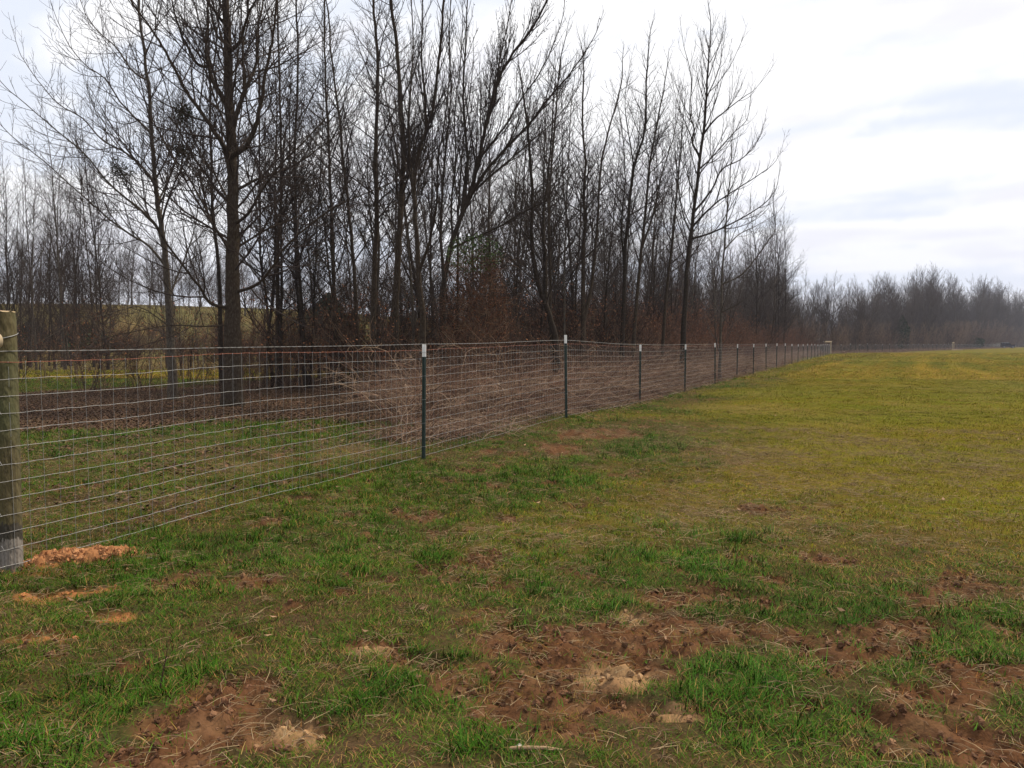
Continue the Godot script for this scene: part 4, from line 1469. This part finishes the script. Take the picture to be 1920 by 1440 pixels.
func cedar(label: String, at: Vector3, tall: float, wide: float, seed_: int) -> void:
	rng.seed = seed_
	var o := thing("cedar_tree", label, "tree", at, "dark evergreen trees")
	var t := Geo.new()
	t.tube(PackedVector3Array([Vector3(0, -0.1, 0), Vector3(0, tall * 0.9, 0)]), PackedFloat32Array([wide * 0.07, 0.01]), 6)
	part("trunk", t.mesh(M.bark_brown), o)
	var g := Geo.new()
	g.colored = true
	for k in 2600:
		var h := pow(rnd(0, 1), 0.8)
		var r := wide * 0.5 * sin(PI * clampf(0.15 + 0.85 * h, 0, 1)) * (0.55 + 0.6 * sqrt(rnd(0, 1)))
		var a := rnd(0, TAU)
		r *= 1.0 + 0.25 * sin(a * 3.0 + h * 9.0)
		var q := Vector3(cos(a) * r, tall * (0.05 + 0.95 * h), sin(a) * r)
		var bs := Basis.from_euler(Vector3(rnd(-0.8, 0.8), rnd(0, TAU), rnd(-0.8, 0.8))) * (0.09 * wide * rnd(0.5, 1.2))
		g.tint = lin(0.018, 0.030, 0.014).lerp(lin(0.040, 0.052, 0.022), rnd(0, 1))
		g.quad(q - bs.x, q + bs.y * 0.35, q + bs.x, q - bs.y * 0.35)
	part("crown", g.mesh(M.leaf), o)

# ---------------------------------------------------------------- brush, brambles, vines
func cane_clump(count: int, spread: float, tall: Vector2, droop: float, cols: Array, twigs: int, thick := 1.0) -> Mesh:
	var g := Geo.new()
	g.colored = true
	for k in count:
		g.tint = cols[rng.randi() % cols.size()]
		g.tint = g.tint * rnd(0.65, 1.3)
		var a := rnd(0, TAU)
		var r := spread * 0.5 * sqrt(rnd(0, 1))
		var p := Vector3(cos(a) * r, -0.03, sin(a) * r)
		var h := rnd(tall.x, tall.y)
		var az := rnd(0, TAU)
		var d := Vector3(cos(az) * 0.35, 1, sin(az) * 0.35).normalized()
		var pts := PackedVector3Array([p])
		var rad := PackedFloat32Array([0.005 * thick])
		var seg := 9
		for s in seg:
			d = (d + Vector3(cos(az) * droop, -droop * 0.9 * s / seg, sin(az) * droop) * 0.42 + Vector3(rnd(-0.42, 0.42), rnd(-0.25, 0.25), rnd(-0.42, 0.42))).normalized()
			p += d * h * 1.45 / seg
			p.y = maxf(p.y, 0.01)
			pts.append(p)
			rad.append(thick * lerpf(0.0048, 0.0016, (s + 1.0) / seg))
		g.tube(pts, rad, 3)
		for e in twigs:
			var j := 1 + rng.randi() % (seg - 1)
			var q := pts[j]
			var td := Vector3(rnd(-1, 1), rnd(-0.2, 1), rnd(-1, 1)).normalized()
			var L := rnd(0.1, 0.4)
			g.tube(PackedVector3Array([q, q + td * L * 0.5 + Vector3(0, 0.02, 0), q + td * L + Vector3(rnd(-0.05, 0.05), rnd(-0.06, 0.06), 0)]), PackedFloat32Array([0.0024 * thick, 0.002 * thick, 0.001 * thick]), 3)
	return g.mesh(M.cane)

func brush_clump(tall: float, stems: int, col: Array, leaf_col: Array, leaves: int, thin: float) -> Mesh:
	var g := Geo.new()
	g.colored = true
	var S := {den = [4.6, 5.5, 0.0], ang = [0.6, 0.7, 0.7], ratio = [0.42, 0.42, 0.4], k = [3, 3, 3], seg = [6, 4, 3], up = [0.08, 0.06, 0.0], wig = [0.18, 0.22, 0.3], last = 2, thin = thin}
	ends = PackedVector3Array()
	keep_ends = true
	for k in stems:
		g.tint = col[rng.randi() % col.size()]
		var a := rnd(0, TAU)
		grow(g, Vector3(cos(a), 0, sin(a)) * rnd(0.0, 0.25) + Vector3(0, -0.05, 0), Vector3(cos(a) * rnd(0.1, 0.6), 1, sin(a) * rnd(0.1, 0.6)).normalized(), tall * rnd(0.6, 1.05), 0.012 * tall / 2.5, 0, S)
	keep_ends = false
	for k in leaves:
		g.tint = leaf_col[rng.randi() % leaf_col.size()]
		var q := ends[rng.randi() % ends.size()] + Vector3(rnd(-0.05, 0.05), rnd(-0.05, 0.03), rnd(-0.05, 0.05))
		var bs := Basis.from_euler(Vector3(rnd(0, 6), rnd(0, 6), rnd(0, 6))) * rnd(0.02, 0.042)
		g.quad(q - bs.x, q + bs.y * 0.5, q + bs.x, q - bs.y * 0.5)
	return g.mesh(M.brush)

func upright(p: Vector2, size: float, tall := 1.0) -> Transform3D:
	return Transform3D(Basis(Vector3.UP, rnd(0, TAU)).scaled(Vector3(size, size * tall, size)), Vector3(p.x, lie(p.x, p.y), -p.y))

func build_brush() -> void:
	rng.seed = 81
	var straw := [lin(0.36, 0.255, 0.175), lin(0.21, 0.130, 0.086), lin(0.070, 0.042, 0.030), lin(0.27, 0.185, 0.13), lin(0.16, 0.080, 0.054), lin(0.10, 0.060, 0.042)]
	var canes := [cane_clump(46, 1.0, Vector2(0.5, 1.15), 0.75, straw, 3), cane_clump(34, 1.1, Vector2(0.6, 1.35), 0.42, straw, 4), cane_clump(60, 1.2, Vector2(0.25, 0.6), 1.0, straw, 2)]
	var dark := [lin(0.050, 0.032, 0.024), lin(0.075, 0.046, 0.032), lin(0.030, 0.021, 0.017), lin(0.15, 0.105, 0.072)]
	var russet := [lin(0.200, 0.080, 0.040), lin(0.140, 0.060, 0.032), lin(0.25, 0.115, 0.055)]
	var brushes := [brush_clump(2.6, 8, dark, russet, 220, 0.0038), brush_clump(3.4, 7, dark, russet, 160, 0.0038)]
	var rusty := brush_clump(3.0, 8, [lin(0.095, 0.055, 0.040), lin(0.12, 0.062, 0.042)], russet, 420, 0.0045)
	var mauve := brush_clump(3.4, 8, dark, russet, 40, 0.010)
	# brambles crowd against the wire from the first steel post on; one tangle for each bay
	for bay in range(1, POSTS):
		var t0 := post_t(bay)
		var t1 := post_t(bay + 1)
		var lists := [[], [], []]
		var n := 120 if bay < 8 else 40
		for k in n:
			var t := lerpf(t0, t1, rnd(0, 1))
			var s := 0.5 + 5.0 * pow(rnd(0, 1), 1.1)
			var bp := P0 + FD * t + FN * s
			if 960.0 + F * bp.x / bp.y < 800.0 + rnd(-90, 60):
				continue
			var kind := 2 if (s < 1.4 and rnd(0, 1) < 0.7) else (0 if rnd(0, 1) < 0.62 else 1)
			lists[kind].append(upright(P0 + FD * t + FN * s, rnd(0.75, 1.15), 0.85 if s < 1.5 else 1.2))
		var where := "behind the wire between the %s and %s steel posts" % [ord_word(bay), ord_word(bay + 1)]
		scatter("bramble_thicket", "arching tan brambles " + where, "brambles", canes[0], lists[0], [])
		if bay < 12:
			scatter("cane_thicket", "tall dry canes " + where, "brambles", canes[1], lists[1], [])
			scatter("dead_stem_mat", "low mat of dead stems " + where, "dead stems", canes[2], lists[2], [])
	var heap := [[], []]
	for k in 50:
		var hp := Vector2((905.0 - 960.0) / F * 16.0, 16.0) + Vector2(rng.randfn() * 0.75, rng.randfn() * 0.8)
		if side(hp.x, hp.y) < 2.2:
			continue
		heap[k % 2].append(upright(hp, rnd(0.8, 1.15), 1.2))
	scatter("bramble_mound", "tall reddish bramble mound rising above the wire past the first steel post", "brambles", canes[0], heap[0], [])
	scatter("cane_mound", "loose straw coloured canes heaped on the mound past the first steel post", "brambles", canes[1], heap[1], [])
	# dark twiggy undergrowth through the hedgerow
	for b in 2:
		var list := []
		for k in 340:
			var t := rnd(13.0, 66.0)
			var s := rnd(3.2, 15.0)
			var p := P0 + FD * t + FN * s
			var gx := 960.0 + F * p.x / p.y
			if gx < 590.0 + rnd(-60, 120) or gx < 1060.0 and rnd(0, 1) < 0.45:
				continue
			list.append(upright(p, rnd(0.6, 1.15)))
		scatter("undergrowth", ["dark twiggy undergrowth filling the hedgerow at head height", "taller dark bushes standing among the hedgerow stems"][b], "bushes", brushes[b], list, [])
	var red := []
	for k in 300:
		var t := rnd(30.0, 112.0)
		var s := rnd(1.6, 12.0)
		red.append(upright(P0 + FD * t + FN * s, lerpf(0.55, 1.35, sstep(1.5, 6.0, s)) * rnd(0.8, 1.15)))
	scatter("russet_brush", "dense reddish brown brush behind the fence towards the far corner", "bushes", rusty, red, [])
	# brush under and behind the trees on the post's side
	var lft := []
	for k in 240:
		var sx := rnd(-100, 660)
		var d := rnd(58.0, 66.0) if k % 3 else rnd(21.0, 32.0)
		if k % 3 == 0 and sx < 420.0 and rnd(0, 1) < 0.75:
			continue
		var p := Vector2((sx - 960.0) / F * d, d)
		lft.append(upright(p, rnd(0.55, 1.25)))
	scatter("thin_brush", "thin brown brush scattered behind the largest tree and wooden post", "bushes", brushes[0], lft, [])
	var band := []
	for k in 120:
		var sx := rnd(-150, 1000)
		var d := rnd(66.0, 90.0)
		band.append(upright(Vector2((sx - 960.0) / F * d, d), rnd(0.4, 0.8)))
	scatter("brush_band", "band of reddish brush along the foot of the distant rise", "bushes", rusty, band, [])
	var mv := []
	for k in 420:
		var t := -4.0 + 360.0 * pow(rnd(0, 1), 1.3)
		mv.append(upright(P0 + FD * CORNER + FD2 * t + FN2 * rnd(1.5, 16.0), rnd(0.8, 1.5) * lerpf(1.0, 1.9, sstep(30.0, 220.0, t))))
	scatter("grey_brush", "twiggy brush along the edge of the wood behind the far fence", "bushes", mauve, mv, [])
	var dg := []
	for k in 420:
		var t := rnd(0.0, 220.0)
		dg.append(upright(P0 + FD * CORNER + FD2 * t + FN2 * rnd(0.3, 3.5), rnd(0.9, 1.7), 1.1))
	scatter("far_brambles", "low dead weeds along the far fence line", "weeds", canes[2], dg, [])
	var dry := []
	for k in 420:
		var p := P0 + FD * rnd(-3.0, 18.0) + FN * rnd(2.5, 13.0)
		if p.y > 6.0 and rnd(0, 1) < cover(p.x, p.y).w:
			dry.append(upright(p, rnd(0.35, 0.8), rnd(0.7, 1.5)))
	scatter("dead_weeds", "thin dead weed stalks standing in the leaf litter near the largest tree", "weeds", cane_clump(9, 0.8, Vector2(0.3, 1.1), 0.3, dark + [straw[1]], 2, 0.8), dry, [])
	rng.seed = 84
	cedar("dark rounded cedar on the distant rise, seen between the slim stems", Vector3((617.0 - 960.0) / F * 88.0, lie((617.0 - 960.0) / F * 88.0, 88.0), -88.0), 5.2, 3.6, 5)
	cedar("low dark evergreen behind the wooden post's stand of trees", Vector3((165.0 - 960.0) / F * 60.0, lie((165.0 - 960.0) / F * 60.0, 60.0), -60.0), 2.6, 3.0, 6)
	cedar("small dark evergreen at the left end of the distant rise", Vector3((60.0 - 960.0) / F * 62.0, lie((60.0 - 960.0) / F * 62.0, 62.0), -62.0), 2.8, 2.2, 7)
	cedar("dark evergreen standing in the grey wood behind the far fence", Vector3((1690.0 - 960.0) / F * 160.0, 0.0, -160.0), 7.0, 2.4, 8)
	cedar("low dark evergreen beside the track end by the parked car", Vector3((1822.0 - 960.0) / F * 225.0, 0.0, -225.0), 3.6, 5.0, 9)

# honeysuckle hanging in the leaning tree
func build_vines() -> void:
	rng.seed = 91
	var c := px(890, 640, 17.2)
	var base := Vector3(c.x, lie(c.x, 17.2), c.z)
	var o := thing("vine_tangle", "rust brown vine tangle topped with green leaves, hanging on the fanning tree", "vine", base)
	var g := Geo.new()
	g.colored = true
	var cols := [lin(0.10, 0.045, 0.025), lin(0.075, 0.036, 0.022), lin(0.15, 0.095, 0.06), lin(0.05, 0.028, 0.02)]
	for k in 1100:
		g.tint = cols[k % 4]
		var h := rnd(0.1, 3.3)
		var wd := 0.42 + 0.36 * sin(clampf(h / 3.4, 0, 1) * PI)
		var p := Vector3(rnd(-1, 1) * wd, h, rnd(-0.5, 0.5) * wd)
		var pts := PackedVector3Array([p])
		var rad := PackedFloat32Array([0.004])
		var d := Vector3(rnd(-1, 1), rnd(-0.9, 0.6), rnd(-1, 1)).normalized()
		for s in 7:
			d = (d + Vector3(rnd(-0.6, 0.6), rnd(-0.6, 0.35), rnd(-0.6, 0.6)) - Vector3(p.x, 0, p.z) * 0.25).normalized()
			p += d * rnd(0.05, 0.13)
			p.y = maxf(p.y, 0.0)
			pts.append(p)
			rad.append(0.0035 - 0.0003 * s)
		g.tube(pts, rad, 3)
	part("vine_stem", g.mesh(M.cane), o, Vector3.ZERO, "stuff")
	var l := Geo.new()
	l.colored = true
	for k in 1500:
		var q := Vector3(rnd(-1, 1), 0, rnd(-1, 1))
		if Vector2(q.x, q.z).length() > 1.0:
			continue
		q = Vector3(q.x * 0.62, 3.25 + 0.42 * rnd(-1, 1) * sqrt(1.0 - q.x * q.x), q.z * 0.4)
		l.tint = lin(0.030, 0.062, 0.020).lerp(lin(0.075, 0.10, 0.035), rnd(0, 1))
		var bs := Basis.from_euler(Vector3(rnd(-1, 1), rnd(0, 6), rnd(-1, 1))) * rnd(0.018, 0.036)
		l.quad(q - bs.x, q + bs.z * 0.5, q + bs.x, q - bs.z * 0.5)
	part("green_leaf", l.mesh(M.leaf), o, Vector3.ZERO, "stuff")
	var r := Geo.new()
	r.colored = true
	for k in 1300:
		var h := rnd(1.0, 3.1)
		var wd := 0.38 + 0.34 * sin(clampf(h / 3.3, 0, 1) * PI)
		var q := Vector3(rnd(-1, 1) * wd, h, rnd(-0.6, 0.6) * wd)
		r.tint = lin(0.08, 0.035, 0.018).lerp(lin(0.15, 0.062, 0.03), rnd(0, 1))
		var bs := Basis.from_euler(Vector3(rnd(0, 6), rnd(0, 6), rnd(0, 6))) * rnd(0.012, 0.028)
		r.quad(q - bs.x, q + bs.z * 0.5, q + bs.x, q - bs.z * 0.5)
	part("dead_leaf", r.mesh(M.leaf), o, Vector3.ZERO, "stuff")
	for e in [["clump of dark dead leaves caught in the sweeping branches", 225, 322, 17.6, 0.30], ["dark leafy knot on the largest tree's outer limb", 346, 212, 16.8, 0.24], ["clump of dark green leaves among the slim stems", 605, 478, 22.0, 0.42], ["small dark knot of leaves below the leafy one on the limb", 340, 282, 17.2, 0.16]]:
		var at := px(e[1], e[2], e[3])
		var k := thing("leaf_clump", e[0], "leaf clump", at, "leaf clumps caught in branches")
		var q := Geo.new()
		q.colored = true
		for n in 420:
			var v: Vector3 = Vector3(rng.randfn() * 0.5, rng.randfn() * 0.45, rng.randfn() * 0.5) * e[4]
			q.tint = lin(0.028, 0.034, 0.016).lerp(lin(0.05, 0.04, 0.025), rnd(0, 1))
			var bs := Basis.from_euler(Vector3(rnd(0, 6), rnd(0, 6), rnd(0, 6))) * rnd(0.018, 0.034)
			q.quad(v - bs.x, v + bs.z * 0.5, v + bs.x, v - bs.z * 0.5)
		part("leaf", q.mesh(M.leaf), k, Vector3.ZERO, "stuff")
		var tw := Geo.new()
		for n in 7:
			tw.tube(PackedVector3Array([Vector3(rnd(-1, 1), rnd(-1, 1), rnd(-1, 1)) * e[4] * 1.3, Vector3.ZERO, Vector3(rnd(-1, 1), rnd(-1, 1), rnd(-1, 1)) * e[4] * 1.3]), PackedFloat32Array([0.003, 0.004, 0.002]), 3)
		part("twig", tw.mesh(M.twig_dark), k)

# ---------------------------------------------------------------- the far end: gate, parked car, lying pole
func build_far_end() -> void:
	var D := 262.0
	var base := px(1889.5, 652.6, D)
	base.y = lie(base.x, D)
	var o := thing("parked_car", "dark off-road vehicle with pale bumper parked at the far field edge", "car", base)
	o.rotation.y = -0.30
	var body := Geo.new()      # seen from its side, the bonnet to the right
	var prof := [Vector2(-2.05, 0.45), Vector2(-2.05, 1.05), Vector2(-1.95, 1.12), Vector2(0.75, 1.12), Vector2(1.75, 1.02), Vector2(1.95, 0.92), Vector2(1.98, 0.50)]
	extrude(body, prof, 0.86)
	part("body", body.mesh(M.car_black), o)
	var cab := Geo.new()
	extrude(cab, [Vector2(-1.98, 1.12), Vector2(-1.9, 1.82), Vector2(0.25, 1.84), Vector2(0.72, 1.12)], 0.76)
	var cb := part("cabin", cab.mesh(M.car_black), o)
	var roof := Geo.new()
	roof.box(Vector3(-0.85, 1.875, 0), Vector3(2.1, 0.06, 1.46))
	part("roof_panel", roof.mesh(M.rim), o)
	for e in [[-1.45, 0.85], [-0.45, 0.95]]:
		for s in [-1.0, 1.0]:
			var g := Geo.new()
			g.box(Vector3(e[0], 1.5, 0.765 * s), Vector3(e[1], 0.46, 0.012))
			part("side_window", g.mesh(M.window_dark), cb)
	var ws := Geo.new()
	ws.quad(Vector3(0.30, 1.78, -0.68), Vector3(0.735, 1.16, -0.70), Vector3(0.735, 1.16, 0.70), Vector3(0.30, 1.78, 0.68))
	part("windscreen", ws.mesh(M.windscreen), cb)
	for x in [-1.25, 1.3]:
		for s in [-1.0, 1.0]:
			var g := Geo.new()
			g.tube(PackedVector3Array([Vector3(x, 0.36, s * 0.66), Vector3(x, 0.36, s * 0.90)]), PackedFloat32Array([0.38, 0.38]), 18, true)
			var w := part("wheel", g.mesh(M.tyre), o)
			g = Geo.new()
			g.tube(PackedVector3Array([Vector3(x, 0.36, s * 0.89), Vector3(x, 0.36, s * 0.915)]), PackedFloat32Array([0.22, 0.20]), 14, true)
			part("rim", g.mesh(M.rim), w)
	var bp := Geo.new()
	bp.box(Vector3(2.04, 0.62, 0), Vector3(0.14, 0.20, 1.7))
	part("bumper", bp.mesh(M.car_white), o)
	for s in [-0.6, 0.6]:
		var g := Geo.new()
		g.tube(PackedVector3Array([Vector3(1.96, 0.85, s), Vector3(2.0, 0.85, s)]), PackedFloat32Array([0.11, 0.10]), 12, true)
		part("headlight", g.mesh(M.car_white), o)
	# tube gate
	var gp := px(1867.0, 652.0, 272.0)
	gp.y = lie(gp.x, 272.0)
	var gt := thing("field_gate", "pale tubular metal gate standing beside the parked dark car", "gate", gp)
	for y in [0.35, 0.65, 0.95, 1.25, 1.62]:
		var g := Geo.new()
		g.tube(PackedVector3Array([Vector3(-1.85, y, 0), Vector3(1.85, y, 0)]), PackedFloat32Array([0.035, 0.035]), 6)
		part("rail", g.mesh(M.gate_steel), gt)
	for x in [-1.85, -0.62, 0.62, 1.85]:
		var g := Geo.new()
		g.tube(PackedVector3Array([Vector3(x, -0.1 if absf(x) > 1.0 else 0.3, 0), Vector3(x, 1.72 if absf(x) > 1.0 else 1.62, 0)]), PackedFloat32Array([0.06 if absf(x) > 1.0 else 0.035, 0.06 if absf(x) > 1.0 else 0.035]), 6, true)
		part("upright", g.mesh(M.gate_steel), gt)
	var lp := px(1795.0, 657.0, 170.0)
	lp.y = lie(lp.x, 170.0) + 0.07
	var pole := thing("fallen_pole", "pale pole lying in the grass before the far fence", "pole", lp)
	var g := Geo.new()
	g.tube(PackedVector3Array([Vector3(-1.2, 0, 0), Vector3(0, 0.02, 0.1), Vector3(1.1, 0, 0)]), PackedFloat32Array([0.09, 0.08, 0.06]), 8, true)
	part("pole_log", g.mesh(M.pale_wood), pole)
	g = Geo.new()
	g.tube(PackedVector3Array([Vector3(0.4, 0.03, 0.05), Vector3(0.7, 0.12, 0.3)]), PackedFloat32Array([0.04, 0.025]), 6, true)
	part("branch_stub", g.mesh(M.pale_wood), pole)

func extrude(g: Geo, prof: Array, half: float) -> void:
	var m := prof.size()
	for k in m:
		var a: Vector2 = prof[k]
		var b: Vector2 = prof[(k + 1) % m]
		g.quad(Vector3(a.x, a.y, -half), Vector3(a.x, a.y, half), Vector3(b.x, b.y, half), Vector3(b.x, b.y, -half))
	for s in [-1.0, 1.0]:
		var st := g.v.size()
		for e in prof:
			g.put(Vector3(e.x, e.y, half * s), Vector3(0, 0, s))
		for k in range(1, m - 1):
			g.i.append_array([st, st + k, st + k + 1] if s < 0 else [st, st + k + 1, st + k])

func _ready() -> void:
	rng.seed = 7
	nz.seed = 3
	nz.frequency = 0.06
	nz.fractal_octaves = 3
	nf.seed = 8
	nf.frequency = 0.45
	nf.fractal_octaves = 3
	plan_spots()
	setup_view()
	materials()
	var t0 := Time.get_ticks_msec()
	build_ground()
	print("ground ", Time.get_ticks_msec() - t0)
	build_hero_trees()
	print("heroes ", Time.get_ticks_msec() - t0)
	build_woods()
	print("woods ", Time.get_ticks_msec() - t0)
	build_brush()
	build_vines()
	print("brush ", Time.get_ticks_msec() - t0)
	rng.seed = 17
	build_post()
	build_fence()
	build_far_fence()
	build_far_end()
	print("fence ", Time.get_ticks_msec() - t0)
	rng.seed = 27
	build_grass()
	build_litter()
	print("grass ", Time.get_ticks_msec() - t0)
